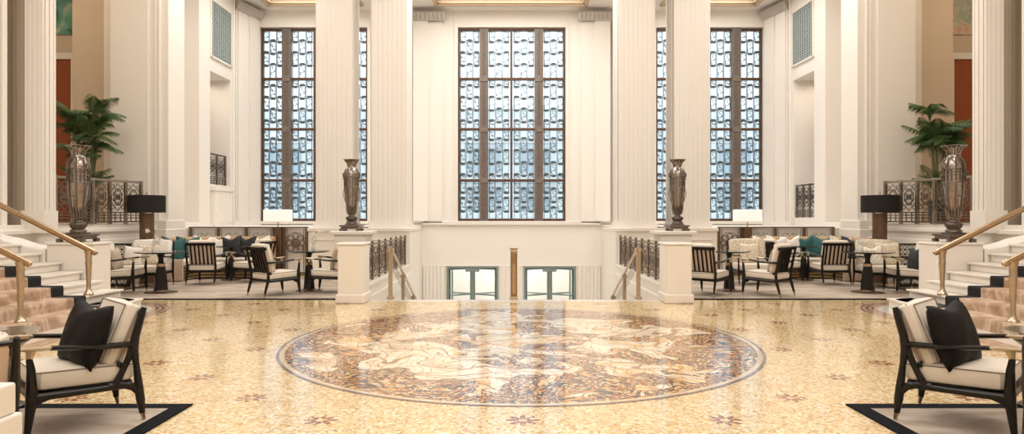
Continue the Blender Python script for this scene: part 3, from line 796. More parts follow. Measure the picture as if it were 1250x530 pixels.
for s in (-1, 1):
    by = 'beside the armchair with brown cushion' if s < 0 else 'beside the slatted chair facing away'
    mb = MB(); mb.box(s * 2.63, s * 3.07, 11.40, 11.96, 0, 1.01); mb.box(s * 2.61, s * 3.09, 11.38, 11.98, 1.01, 1.05); mb.box(s * 2.60, s * 3.10, 11.37, 11.99, 0, .16)
    o = mb.build('stair_pier', 'cap_stone', bevel=.02); tag(o, 'square cream stone pier at the stair head ' + by, 'pier')
    mb = MB(); mb.box(s * 2.64, s * 2.95, 11.96, 16.86, -2.5, .22); mb.box(s * 2.62, s * 2.97, 11.96, 16.86, .22, .29); mb.box(s * 2.61, s * 2.70, 11.97, 16.86, -.2, .06)
    struct(mb.build('wall_stair_curb_' + ('left' if s < 0 else 'right'), 'stone', bevel=.01))
    e = empty('stair_balustrade', (s * 2.74, 12.0, .29)); tag(e, 'ornate bronze balustrade running back from the stone pier ' + by, 'balustrade')
    L = 4.8; n = 7; hh = .70
    mb = MB(); mb.box(-.035, .035, .03, L, hh - .03, hh); mb.box(-.022, .022, .03, L, hh - .09, hh - .07); mb.build('top_rail', 'bronze', e, bevel=.006)
    mb = MB(); mb.box(-.02, .02, .03, L, .04, .07); mb.build('bottom_rail', 'bronze', e)
    pan = None
    for k in range(n + 1):
        y = .06 + (L - .12) * k / n
        mb = MB(); mb.box(-.024, .024, y - .024, y + .024, 0, hh + .02); mb.lathe([(.024, hh + .02), (.03, hh + .035), (.012, hh + .06), (0, hh + .06)], 8, TR((0, y, 0))); mb.build('baluster_post', 'bronze', e, bevel=.005)
        if k < n:
            if pan is None:
                mb = MB(); w = (L - .12) / n - .09; ornate(mb, w, hh - .16); T = Matrix.Rotation(PI / 2, 4, 'Z'); mb.v = [tuple(T @ Vector(p)) for p in mb.v]; pan = mb.build('filigree_panel', 'bronze', e); o = pan
            else: o = pan.copy(); col.objects.link(o); o.parent = e
            o.location = (0, y + (L - .12) / n / 2, hh / 2 - .01)
    # descending handrail
    e = empty('descending_handrail', (s * 2.26, 12.02, 0)); tag(e, 'slim brass handrail descending the lower stairs ' + ('next to the armchair side balustrade' if s < 0 else 'next to the slatted chair side balustrade'), 'handrail')
    for k, (yy, z0) in enumerate(((0, 0), (1.45, -.62), (2.9, -1.24))):
        zt = .93 - .42 * yy; mb = MB(); mb.box(-.035, .035, yy - .035, yy + .035, z0 - .0, zt); mb.box(-.06, .06, yy - .06, yy + .06, z0, z0 + .05); mb.box(-.055, .055, yy - .055, yy + .055, zt - .06, zt); mb.build('post', 'pale_brass', e, bevel=.006)
    mb = MB(); mb.tube([(0, -.12, .90), (0, -.06, .955), (0, 0, .95), (0, 3.4, .95 - .42 * 3.4), (0, 5.0, .95 - .42 * 5.0)], .035, 8, .7); mb.build('rail', 'brass', e, True)
    mb = MB()
    for k in range(5): mb.tube([(0, 0, .80 - k * .05), (0, 5.0, .80 - k * .05 - 2.1)], .005, 4)
    mb.build('infill', 'bronze', e)
e = empty('center_newel', (-.01, 12.01, -.15)); tag(e, 'square bronze newel post standing alone at the stair head centre', 'newel post')
mb = MB(); mb.box(-.06, .06, -.06, .06, 0, 1.02); mb.build('shaft', 'old_brass', e, bevel=.006)
mb = MB(); mb.box(-.075, .075, -.075, .075, 0, .2); mb.build('base', 'pale_brass', e, bevel=.01)
mb = MB(); mb.box(-.07, .07, -.07, .07, 1.0, 1.05); mb.box(-.055, .055, -.055, .055, 1.05, 1.07); mb.box(-.08, .08, -.08, .08, 1.07, 1.10); mb.build('cap', 'pale_brass', e, bevel=.008)
mb = MB(); mb.box(-.03, .03, -.075, -.055, .26, .80)
for k in range(4): mb.ring((0, -.065, .83 + .045 * k), .022, .008, 'Y', 8, 4)
mb.build('relief_panel', 'brass', e)

# ---- balcony railings
def balcony_rail(p0, p1, z0, h, n, label, lower=True):
    p0 = Vector(p0); p1 = Vector(p1); L = (p1 - p0).length; a = math.atan2(p1.y - p0.y, p1.x - p0.x)
    e = empty('balcony_railing', (p0.x, p0.y, z0), a); tag(e, label, 'railing')
    mb = MB(); mb.box(0, L, -.035, .035, h - .05, h); mb.build('top_rail', 'nickel', e, bevel=.006)
    mb = MB(); mb.box(0, L, -.02, .02, .03, .06); mb.build('bottom_rail', 'bronze', e)
    for k in range(n + 1):
        x = .03 + (L - .06) * k / n
        mb = MB(); mb.box(x - .035, x + .035, -.03, .03, 0, h + .01); mb.box(x - .012, x + .012, -.04, .04, .02, h - .06); mb.build('railing_post', 'nickel', e, bevel=.005)
    pan = None; w = (L - .06) / n - .07
    for k in range(n):
        if pan is None:
            mb = MB(); hh = h * .62 if lower else h * .8; zc = h - .08 - hh / 2
            q = MB(); ornate(q, w, hh); mb.add(q.v, q.f, TR((0, 0, zc)))
            if lower:
                for z in (.12, .18, .24): mb.box(-w / 2, w / 2, -.012, .012, z, z + .02)
                for x in (-w * .2, w * .2): mb.box(x - .008, x + .008, -.01, .01, .05, .26)
            pan = mb.build('filigree_panel', 'dark_nickel', e); o = pan
        else: o = pan.copy(); col.objects.link(o); o.parent = e
        o.location = (.03 + (L - .06) * (k + .5) / n, 0, 0)
for s in (-1, 1):
    mural = 'green landscape painting' if s < 0 else 'pink floral painting'
    balcony_rail((s * 9.19, 13.15), (s * 8.68, 15.4), 1.35, .98, 5, 'ornate metal balcony railing in front of the palm below the ' + mural)
    if s < 0: balcony_rail((s * 9.22, 19.95), (s * 9.22, 21.2), 2.50, .96, 2, 'small ornate railing on top of the panelled alcove parapet')
    else: balcony_rail((s * 9.22, 19.9), (s * 9.22, 21.35), 1.48, 1.05, 3, 'ornate alcove railing reaching down to the wall ledge')

# ---- palms
def frond(mb, base, az, length, rise, droop, leafl):
    n = 18; P = []
    for i in range(n + 1):
        t = i / n; r = length * (t * .9); z = rise * t - droop * t * t * 1.1
        P.append(Vector((base[0] + math.cos(az) * r * (.35 + .65 * t), base[1] + math.sin(az) * r * (.35 + .65 * t), base[2] + z)))
    mb.cur = 1; mb.tube(P, [.014 * (1 - .8 * i / n) for i in range(n + 1)], 4); mb.cur = 0
    for i in range(3, n + 1):
        for q in (0, .5):
            t = min((i + q) / n, 1); k = min(i, n - 1); c = P[k].lerp(P[min(k + 1, n)], q)
            tg = (P[min(k + 1, n)] - P[k]).normalized(); sd = tg.cross(Vector((0, 0, 1)))
            if sd.length < .01: sd = Vector((1, 0, 0))
            sd.normalize(); ll = leafl * math.sin(PI * min(.12 + .82 * t, .97)) * random.uniform(.85, 1.1)
            for sg in (-1, 1):
                d = (sd * sg * .8 + tg * .65 + Vector((0, 0, -.15))).normalized(); m1 = c + d * ll * .5 + Vector((0, 0, .01)); tip = c + d * ll + Vector((0, 0, -ll * .45))
                wv = tg * .0095
                mb.add([tuple(c - wv * .5), tuple(c + wv * .5), tuple(m1 + wv), tuple(tip), tuple(m1 - wv)], [(0, 1, 2, 4), (4, 2, 3)])
for s in (-1, 1):
    random.seed(11 if s < 0 else 29)
    e = empty('potted_palm', (s * 9.72, 15.0, 1.35)); tag(e, 'tall leafy palm in dark planter behind the railing below the ' + ('green landscape painting' if s < 0 else 'pink floral painting'), 'palm')
    mb = MB(); mb.lathe([(0, 0), (.20, 0), (.26, .50), (.28, .52), (.25, .52), (.23, .46), (0, .46)], 20); mb.build('planter', 'planter_black', e, True)
    mb = MB(); st = []
    for k in range(9):
        a = random.uniform(0, 2 * PI); bx, by = .10 * math.cos(a), .10 * math.sin(a); h = random.uniform(.9, 1.95)
        mb.tube([(bx, by, .44), (bx * 1.5, by * 1.5, .44 + h * .6), (bx * 2.0, by * 2.0, .44 + h)], [.022, .018, .012], 6); st.append((bx * 2, by * 2, .44 + h))
    mb.build('stem', 'palm_stem', e, True)
    mb = MB()
    for i, b in enumerate(st):
        for k in range(6):
            az = 2 * PI * (k * .618 + i * .17); frond(mb, b, az, random.uniform(.45, .72), random.uniform(.45, 1.15), random.uniform(.25, .75), .27)
    for k in range(8): frond(mb, (0, 0, .6), k * PI / 4 + .3, .60, random.uniform(.8, 1.2), .35, .26)
    mb.build('fronds', ['palm_leaf', 'palm_stem'], e)

# ---- low bronze screens behind the banquettes
def screen(x0, x1, y, n, label, rosette=False, h=1.25):
    e = empty('bronze_screen', (x0, y, 0)); tag(e, label, 'screen'); L = x1 - x0
    mb = MB(); mb.box(0, L, -.03, .03, h - .035, h); mb.build('top_rail', 'bronze', e, bevel=.005)
    mb = MB(); mb.box(0, L, -.03, .03, .0, .08); mb.build('bottom_rail', 'bronze', e)
    for k in range(n + 1):
        x = .035 + (L - .07) * k / n; mb = MB(); mb.box(x - .035, x + .035, -.035, .035, 0, h - .01); mb.build('screen_post', 'bronze', e, bevel=.004)
    w = (L - .07) / n - .07; pan = None
    for k in range(n):
        if pan is None:
            mb = MB()
            for a in ((-w / 2 + .04, -w / 2 + .05), (w / 2 - .05, w / 2 - .04)): mb.box(a[0], a[1], -.01, .01, .1, h - .05)
            mb.box(-w / 2, w / 2, -.006, .006, h - .075, h - .067)
            if rosette:
                c = h - .42
                for q in range(8):
                    a = PI * q / 4; mb.ring((.16 * math.cos(a), 0, c + .16 * math.sin(a)), .085, .012, 'Y', 10, 4)
                mb.ring((0, 0, c), .10, .02, 'Y', 12, 5); mb.ring((0, 0, c), .045, .02, 'Y', 8, 5); mb.ring((0, 0, c), .27, .010, 'Y', 16, 4)
            else:
                c = h - .36
                for sg in (-1, 1):
                    mb.ring((sg * .10, 0, c + .10), .09, .008, 'Y', 12, 4); mb.ring((sg * .09, 0, c - .06), .08, .008, 'Y', 12, 4); mb.ring((sg * .22, 0, c), .05, .007, 'Y', 8, 4)
                    mb.tube([(0, 0, c - .2), (sg * .16, 0, c + .04), (sg * .05, 0, c + .2)], .007, 4)
                mb.ring((0, 0, c + .02), .05, .012, 'Y', 8, 4)
            pan = mb.build('scroll_panel', 'ornament_bronze' if not rosette else 'rust_metal', e); o = pan
        else: o = pan.copy(); col.objects.link(o); o.parent = e
        o.location = (.035 + (L - .07) * (k + .5) / n, 0, 0)
simple('rust_metal', (.24, .12, .085), (.10, .055, .04), .45, .5, scale=25)
screen(-8.35, -6.12, 17.0, 3, 'bronze scrollwork screen behind the banquette with navy cushions')
screen(-5.93, -5.28, 17.0, 1, 'single rosette screen between white lamp and column podium, beyond brown cushion armchairs', True)
screen(6.0, 8.3, 17.0, 3, 'bronze scrollwork screen behind the banquette with teal cushions in the middle')
screen(5.28, 5.93, 17.0, 1, 'single rosette screen between white lamp and column podium, beyond patterned loveseat', True)

# ---- radiator covers with dark lattice
for s in (-1, 1):
    e = empty('lattice_cabinet', (s * 8.50, 14.2, 0)); tag(e, 'low lattice-fronted cabinet behind the armchair ' + ('with grey-brown cushion' if s < 0 else 'with navy cushion'), 'cabinet')
    mb = MB(); mb.box(-.20, .20, -.06, .1, .0, .90); mb.box(-.21, .21, -.09, .12, .90, .93); mb.build('body', 'black_lacquer', e, bevel=.008)
    mb = MB()
    for i in range(4):
        for j in range(8):
            x, z = -.15 + i * .10, .12 + j * .105; mb.ring((x, -.07, z), .045, .008, 'Y', 8, 4); mb.ring((x, -.07, z), .018, .007, 'Y', 6, 4)
    mb.build('lattice', 'white_fabric', e)

# ---- lamps
for s in (-1, 1):
    e = empty('floor_lamp', (s * 8.30, 14.92, 0)); tag(e, 'charcoal drum lamp on thick bronze column by the railing below the ' + ('green painting' if s < 0 else 'pink painting'), 'lamp')
    mb = MB(); mb.lathe([(0, 0), (.17, 0), (.17, .02), (.15, .025), (.15, 1.58), (.13, 1.6), (0, 1.6)], 28); mb.build('column_base', 'lamp_bronze', e, True)
    mb = MB(); mb.lathe([(.385, 1.60), (.385, 1.99), (.375, 1.99), (.375, 1.60), (.385, 1.60)], 40); mb.build('shade', 'shade_charcoal', e, True)
    mb = MB(); mb.tube([(0, 0, 1.6), (0, 0, 2.02)], .012, 6); mb.box(-.38, .38, -.006, .006, 1.95, 1.96); mb.lathe([(0, 2.02), (.025, 2.03), (.02, 2.07), (0, 2.08)], 8); mb.build('stem', 'brass', e)
    e = empty('table_lamp', (s * 6.03, 16.92, 0)); tag(e, 'tall lamp with rectangular white shade in the gap between bronze screens, ' + ('navy cushion lounge' if s < 0 else 'patterned loveseat lounge'), 'lamp')
    mb = MB(); mb.box(-.10, .10, -.07, .07, 0, 1.25); mb.box(-.12, -.10, -.08, .08, 0, 1.25); mb.build('column_base', 'lamp_bronze', e, bevel=.01)
    mb = MB(); pts = [(-.33, -.16), (.33, -.16), (.33, .16), (-.33, .16)]; mb.prism(pts, 1.38, 1.69); mb.build('shade', 'shade_white', e, bevel=.02)
    mb = MB(); mb.tube([(0, 0, 1.25), (0, 0, 1.5)], .014, 6); mb.build('stem', 'brass', e)

# ---- banquettes: camel upholstery on a ribbed golden base
def sweep_prof(mb, path, prof, closed_prof=True):
    """path: plan points; prof: (offset towards inside of seat, z)"""
    n = len(path); k = len(prof); vs = []
    P = [Vector(p) for p in path]
    for i in range(n):
        t = (P[min(i + 1, n - 1)] - P[max(i - 1, 0)]).normalized(); nn = Vector((t.y, -t.x))
        for o_, z in prof: q = P[i] + nn * o_; vs.append((q.x, q.y, z))
    fs = [(i * k + j, i * k + (j + 1) % k, (i + 1) * k + (j + 1) % k, (i + 1) * k + j) for i in range(n - 1) for j in range(k)]
    fs += [tuple(range(k)), tuple(range(n * k - 1, (n - 1) * k - 1, -1))]
    mb.add(vs, fs)
for s in (-1, 1):
    # outer line from the end panel round the corner and along the screen
    pts = []
    for i in range(8):
        a = PI - i / 7 * PI / 2; pts.append((-7.40 + .95 * math.cos(a), 15.80 + .95 * math.sin(a)))
    pts = [(-8.35, 15.2)] + pts + [(-6.9, 16.75), (-6.4, 16.75), (-6.02, 16.75)]
    if s > 0: pts = [(-x, y) for x, y in pts]
    sg = 1 if s < 0 else -1
    e = empty('banquette', (0, 0, 0)); tag(e, 'curved camel banquette on ribbed gold base, ' + ('with navy cushions' if s < 0 else 'with white and teal cushions side by side'), 'sofa')
    mb = MB(); sweep_prof(mb, pts, [(sg * .02, .10), (sg * .02, .98), (sg * .06, 1.01), (sg * .14, 1.01), (sg * .19, .96), (sg * .24, .45), (sg * .24, .10)]); mb.build('backrest', 'camel_fabric', e, True)
    mb = MB(); sweep_prof(mb, pts, [(sg * .24, .38), (sg * .24, .50), (sg * .70, .50), (sg * .74, .47), (sg * .74, .38)]); mb.build('seat', 'cream_fabric', e, True)
    mb = MB(); pr = [(sg * .24, .02)]
    for k in range(5):
        z = .02 + k * .072; pr += [(sg * .66, z), (sg * .72, z + .015), (sg * .72, z + .057), (sg * .66, z + .07)]
    pr += [(sg * .24, .38)]
    sweep_prof(mb, pts, pr); mb.build('base', 'gold_rib', e)
    mb = MB(); x0 = pts[0][0]; mb.box(x0, x0 + sg * .75, 15.14, 15.2, .02, .52); mb.box(x0, x0 + sg * .25, 15.14, 15.2, .5, 1.0); mb.build('end_panel', 'beige_leather', e, bevel=.015)

# ---- armchairs.  local: faces +Y, origin on the floor at the centre
def soft_box(mb, w, d, h, T, r=.03):
    x, y, z = w / 2, d / 2, h / 2
    n = 4; vs = []; fs = []
    levels = [(-z, r), (-z + r * .4, r * .25), (-z + r, 0), (z - r, 0), (z - r * .4, r * .25), (z, r)]
    for zz, ins in levels:
        a, b = x - ins, y - ins; c = r * 1.2
        ring = [(-a + c, -b), (0, -b), (a - c, -b), (a, -b + c), (a, 0), (a, b - c), (a - c, b), (0, b), (-a + c, b), (-a, b - c), (-a, 0), (-a, -b + c)]
        vs += [(p, q, zz) for p, q in ring]
    k = 12
    for i in range(len(levels) - 1):
        for j in range(k): fs.append((i * k + j, i * k + (j + 1) % k, (i + 1) * k + (j + 1) % k, (i + 1) * k + j))
    m = len(vs); vs += [(0, 0, -z), (0, 0, z + r * .5)]
    for j in range(k): fs += [(m, (j + 1) % k, j), (m + 1, (len(levels) - 1) * k + j, (len(levels) - 1) * k + (j + 1) % k)]
    mb.add(vs, fs, T)
def armchair(kind):
    """kind near: open-sided lounge armchair; kind slat: taller with a slatted back"""
    e = empty('armchair'); near = kind == 'near'
    k = 1.0 if near else 1.12
    W = (.62 if near else .60) / 2; yb, yf = (-.285 if near else -.33), (.34 if near else .33)
    H = .825 if near else .935
    sz = .29 if near else .31
    # rear leg runs from the splayed foot through the seat rail into the back post
    for sx in (-1, 1):
        x = sx * W
        mb = MB(); foot_y = yb - .045
        if near:  # straight rear limb, forward branch and a low bridge enclose the long teardrop opening
            mb.tube([(x, foot_y, 0.055), (x, foot_y + .012, .16), (x, foot_y + .022, .25), (x, foot_y + .04, .42), (x, foot_y + .058, .53), (x, foot_y + .045, .62), (x, foot_y + .005, H - .06), (x, foot_y - .012, H)],
                [.020, .031, .030, .022, .034, .030, .026, .020], 8, .8, up=(0, 1, 0))
            mb.tube([(x, foot_y + .06, .56), (x, foot_y + .09, .47), (x, foot_y + .135, .37), (x, foot_y + .18, .28)], [.026, .024, .022, .030], 8, .8, up=(0, 1, 0))
            mb.tube([(x, foot_y + .015, .19), (x, foot_y + .06, .258), (x, foot_y + .13, .283), (x, foot_y + .22, .285)], [.018, .030, .026, .026], 8, .8, up=(0, 0, 1))
        else:
            mb.tube([(x, foot_y, 0.055), (x, foot_y + .035, .18), (x, foot_y + .07, sz), (x, foot_y + .075, .42), (x, foot_y + .045, .56), (x, foot_y - .02, H - .06), (x * 1.0, foot_y - .035, H)],
                [.018, .026, .030, .026, .026, .022, .018], 8, .8, up=(0, 1, 0))
        lg = mb.build('leg', 'black_lacquer', e, True)
        mb = MB(); mb.tube([(x, foot_y - .012, 0), (x, foot_y, .065)], [.012, .0195], 8, .8, up=(0, 1, 0)); mb.build('brass_tip', 'pale_brass', lg, True)
        mb = MB(); mb.tube([(x, yf + .02, .055), (x, yf + .005, .2), (x, yf - .005, sz), (x, yf, .48), (x, yf + .01, .555 * k)], [.020, .030, .038, .026, .019], 8, .85, up=(0, 1, 0))
        mb.tube([(x, yf + .0, .19), (x, yf - .03, .26), (x, yf - .10, .285)], [.012, .024, .024], 8, .8, up=(0, 0, 1))
        lg = mb.build('leg', 'black_lacquer', e, True)
        mb = MB(); mb.tube([(x, yf + .026, 0), (x, yf + .02, .065)], [.012, .0175], 8, .85, up=(0, 1, 0)); mb.build('brass_tip', 'pale_brass', lg, True)
        # armrest with brass joint
        za = .585 * k
        mb = MB(); mb.tube([(x, foot_y + .05, za - .02), (x * 1.02, foot_y + .14, za - .014), (x * 1.05, -.02, za - .008), (x * 1.03, yf - .14, za + .02), (x * 1.02, yf - .10, za + .022)], [.028, .032, .029, .025, .022], 8, .7, up=(1, 0, 0))
        ar = mb.build('armrest', 'black_lacquer', e, True)
        mb = MB(); mb.tube([(x * 1.02, yf - .13, za + .022), (x * 1.02, yf - .05, za + .026), (x * 1.02, yf + .06, za + .035)], [.021, .03, .022], 8, .6, up=(1, 0, 0))
        mb.tube([(x, yf + .01, .535 * k), (x, yf + .005, za - .01), (x, yf - .0, za + .022)], [.018, .024, .034], 8, .75, up=(0, 1, 0)); mb.build('brass_joint', 'pale_brass', ar, True)
    mb = MB()
    for sx in (-1, 1): mb.tube([(sx * W, yb + .02, sz - .015), (sx * W, 0, sz - .01), (sx * W, yf - .02, sz)], [.026, .024, .028], 8, .8, up=(0, 0, 1))
    mb.box(-W, W, yf - .04, yf, sz - .03, sz + .025); mb.box(-W, W, yb + .02, yb + .05, sz - .03, sz + .02); mb.box(-W + .02, W - .02, yb + .03, yf - .02, sz + .005, sz + .02)
    mb.build('seat_frame', 'black_lacquer', e, bevel=.004)
    sh = .135 if near else .125
    mb = MB(); soft_box(mb, 2 * W - .03, yf - yb - .02, sh, TR((0, .015, sz + .02 + sh / 2), rx=.045)); seat = mb.build('seat', 'cream_fabric', e, True)
    mb = MB(); zz = sz + .02 + sh - .022; a, b = W - .018, (yf - yb) / 2 - .012
    T = TR((0, .015, sz + .02 + sh / 2), rx=.045); zr = sh / 2 - .012
    mb.tube([(-a, -b, zr), (a, -b, zr), (a, b, zr), (-a, b, zr), (-a, -b, zr)], .0045, 5, T=T); mb.build('piping', 'piping', seat)
    # back
    tilt = math.atan2(.13, H - .5) if near else math.atan2(.10, H - .5)
    bh = H - .40 if near else H - .43; z0 = .40 if near else .43
    T = TR((0, yb + .055 - (.0 if near else .0), z0 + bh / 2 + .005), rx=tilt)
    if near:
        mb = MB(); soft_box(mb, 2 * W - .055, .12, bh + .03, T @ TR((0, .03, .01)), .03); bc = mb.build('back_cushion', 'cream_fabric', e, True)
        mb = MB(); mb.box(-W + .03, W - .03, -.045, -.030, -bh / 2 - .02, bh / 2 - .01, T); mb.build('back_panel', 'beige_leather', e, bevel=.005)
        mb = MB(); mb.tube([(-W + .03, .088, -bh / 2), (-W + .03, .088, bh / 2 + .005), (W - .03, .088, bh / 2 + .005), (W - .03, .088, -bh / 2)], .0045, 5, T=T); mb.build('piping', 'piping', bc)
        mb = MB(); mb.box(-W, W, -.045, -.015, bh / 2 - .035, bh / 2 + .005, T); mb.build('back_rail', 'black_lacquer', e, bevel=.006); mb = MB(); mb.box(-W, W, -.04, -.015, -bh / 2, -bh / 2 + .04, T); mb.build('back_rail', 'black_lacquer', e, bevel=.006)
    else:
        mb = MB(); soft_box(mb, 2 * W - .05, .11, bh + .03, T @ TR((0, .04, .025)), .03); mb.build('back_cushion', 'cream_fabric', e, True)
        mb = MB(); mb.box(-W + .03, W - .03, -.022, -.012, -bh / 2, bh / 2 - .02, T); mb.build('back_panel', 'beige_leather', e)
        mb = MB(); mb.box(-W - .015, W + .015, -.05, -.015, bh / 2 - .055, bh / 2, T); bf = mb.build('back_rail', 'black_lacquer', e, bevel=.006); mb = MB(); mb.box(-W, W, -.045, -.015, -bh / 2 - .02, -bh / 2 + .025, T); mb.build('back_rail', 'black_lacquer', e, bevel=.006)
        for q in range(6):
            x = -W + 2 * W * (q + 1) / 7; mb = MB(); mb.box(x - .013, x + .013, -.052, -.018, -bh / 2, bh / 2 - .03, T); mb.build('slat', 'black_lacquer', bf)
    return e
near = armchair('near'); slat = armchair('slat')
def put(proto, first, x, y, deg, label, group=None):
    o = proto if first else copy_tree(proto)
    o.location = (x, y, .0125); o.rotation_euler = (0, 0, math.radians(deg - 90)); tag(o, label, 'armchair', group); return o
a1 = put(near, True, -3.24, 4.80, 226, 'open-framed cream armchair with black cushion, on bordered rug nearest the green painting')
a2 = put(near, False, 3.19, 4.80, 314, 'open-framed cream armchair with black cushion, on bordered rug nearest the pink painting')
G = 'slat-backed lounge armchairs'
put(slat, True, -4.57, 12.56, 50, 'slatted armchair turned three-quarters away beside the rosette screen table', G)
put(slat, False, -3.62, 13.05, 176, 'armchair with brown cushion half hidden by the stair pier, facing the rosette screen table', G)
put(slat, False, -6.80, 14.62, 93, 'slatted armchair seen square from behind, pulled to the table before navy cushions', G)
put(slat, False, -5.98, 15.1, 172, 'armchair behind the three-quarter slatted one, in front of the navy cushion banquette', G)
put(slat, False, -7.72, 12.95, 8, 'armchair with grey cushion emerging from behind the urn block near the lattice cabinet', G)
put(slat, False, 3.72, 12.65, 47, 'slatted armchair cut off by the stair pier, back to camera, opposite the patterned loveseat', G)
put(slat, False, 4.83, 12.55, 133, 'angled slatted armchair with brown cushion in front of the patterned loveseat', G)
put(slat, False, 6.98, 14.58, 91, 'slatted armchair seen square from behind, before the teal and white cushions', G)
put(slat, False, 6.15, 15.12, 8, 'armchair between angled slatted chair and banquette with white cushions', G)
put(slat, False, 7.80, 13.0, 172, 'armchair with navy cushion emerging from behind the urn block near the lattice cabinet', G)
put(near, False, -3.27, 3.66, 133, 'dark-framed chair back cut by the frame beside stepped stone plinth')
put(near, False, 3.20, 3.66, 47, 'dark-framed chair back cut by the frame, no plinth in front of it')

# ---- loveseats
def loveseat(fabric):
    e = empty('loveseat'); W, d = .42, .36
    for sx in (-1, 1):
        for y0, y1 in ((-d, -d - .04), (d - .04, d)):
            mb = MB(); top = .95 if y0 < 0 else .60
            mb.tube([(sx * W, y1, .05), (sx * W, y0, .3), (sx * W, y0 - (.06 if y0 < 0 else 0), top)], [.016, .028, .018], 8, .8, up=(0, 1, 0)); lg = mb.build('leg', 'black_lacquer', e, True)
            mb = MB(); mb.tube([(sx * W, y1, 0), (sx * W, y1, .06)], [.012, .018], 8); mb.build('brass_tip', 'pale_brass', lg, True)
        mb = MB(); mb.tube([(sx * W, -d, .62), (sx * W * 1.03, 0, .64), (sx * W * 1.02, d + .03, .655)], [.02, .024, .02], 8, .8, up=(1, 0, 0)); mb.build('armrest', 'black_lacquer', e, True)
    mb = MB(); mb.box(-W, W, -d, d, .27, .32); mb.build('seat_frame', 'black_lacquer', e, bevel=.006)
    mb = MB(); soft_box(mb, 2 * W - .04, 2 * d - .02, .15, TR((0, .01, .395)), .035); mb.build('seat', 'cream_fabric', e, True)
    mb = MB(); soft_box(mb, 2 * W - .03, .14, .54, TR((0, -d + .05, .72), rx=.18), .04); mb.build('backrest', fabric, e, True)
    return e
lv1 = loveseat('white_fabric'); lv2 = loveseat('patterned_cream')
def putl(o, x, y, deg, label): o.location = (x, y, .0125); o.rotation_euler = (0, 0, math.radians(deg - 90)); tag(o, label, 'loveseat')
putl(lv1, -7.84, 14.02, 276, 'cream loveseat facing the orchid table under the charcoal lamp, teal cushions beyond')
l3 = copy_tree(lv2)
putl(lv2, 5.30, 14.6, 270, 'patterned cream loveseat behind the round table near the rosette screen')
putl(l3, 7.84, 14.02, 264, 'patterned cream loveseat under the charcoal lamp beside the striped cushion')

# ---- pedestal tables
def ptable():
    e = empty('pedestal_table'); H = .805
    mb = MB(); mb.lathe([(0, H - .035), (.36, H - .035), (.46, H - .02), (.475, H - .008), (.475, H), (0, H)], 48); mb.build('tabletop', 'table_black', e, True)
    mb = MB(); mb.lathe([(0, 0), (.30, 0), (.30, .012), (.14, .03), (.13, .05)], 36); mb.build('base', 'lamp_bronze', e, True)
    mb = MB(); pr = [(.13, .05), (.125, .10), (.10, .38), (.075, .52)]; mb.lathe(pr, 12); mb.lathe([(.07, .56), (.05, .60), (.045, .66), (.06, .72), (.10, .77)], 16); mb.build('stem', 'black_lacquer', e)
    mb = MB(); mb.lathe([(.074, .51), (.08, .52), (.08, .57), (.07, .58), (.0, .58)], 24); mb.build('collar', 'brass', e, True)
    return e
pt = ptable(); G = 'round black pedestal tables'
TABS = [(-6.97, 13.0, 'round black pedestal table holding a white orchid, under the charcoal lamp'), (6.98, 13.0, 'round black pedestal table holding a small flower glass beside the striped cushion'),
        (-4.14, 13.32, 'round black pedestal table with green sprig, between the two chairs with brown cushions'), (4.33, 13.25, 'round black pedestal table before the patterned loveseat nearest the stair pier'),
        (-6.66, 15.56, 'round black pedestal table mostly hidden behind the square-on slatted chair, navy cushions beyond'), (6.86, 15.56, 'round black pedestal table beyond square-on slatted chair, white cushions behind it')]
for i, (x, y, lb) in enumerate(TABS):
    o = pt if i == 0 else copy_tree(pt); o.location = (x, y, .0125); tag(o, lb, 'table', G)
    if i >= 2: o.scale = (.86, .86, 1)
    if i >= 4: o.scale = (.76, .76, 1)

# ---- small side tables between the armchair and the stairs
for s in (-1, 1):
    e = empty('side_table', (s * 4.05, 5.12, .0125)); tag(e, 'small round chrome and black side table behind the armchair ' + ('nearest the green painting' if s < 0 else 'nearest the pink painting'), 'table')
    mb = MB(); mb.lathe([(0, .57), (.25, .57), (.255, .575), (.255, .60), (0, .60)], 36); mb.build('tabletop', 'chrome', e, True)
    mb = MB(); mb.lathe([(.20, .57), (.19, .52), (.10, .45), (.035, .40), (.03, .2), (.06, .06), (.16, .02), (.16, 0), (0, 0)], 24); mb.build('stem', 'black_lacquer', e, True)
# smaller chrome drum seen past the chair arm
# ---- stepped plinth at the frame edge
mb = MB(); mb.box(-3.0, -2.24, 2.1, 2.90, 0, .645); mb.box(-3.0, -2.255, 2.1, 2.88, .645, .78)
o = mb.build('stone_plinth', 'cap_stone', bevel=.012); tag(o, 'stepped cream stone plinth cut by the frame corner next to chair back', 'plinth')

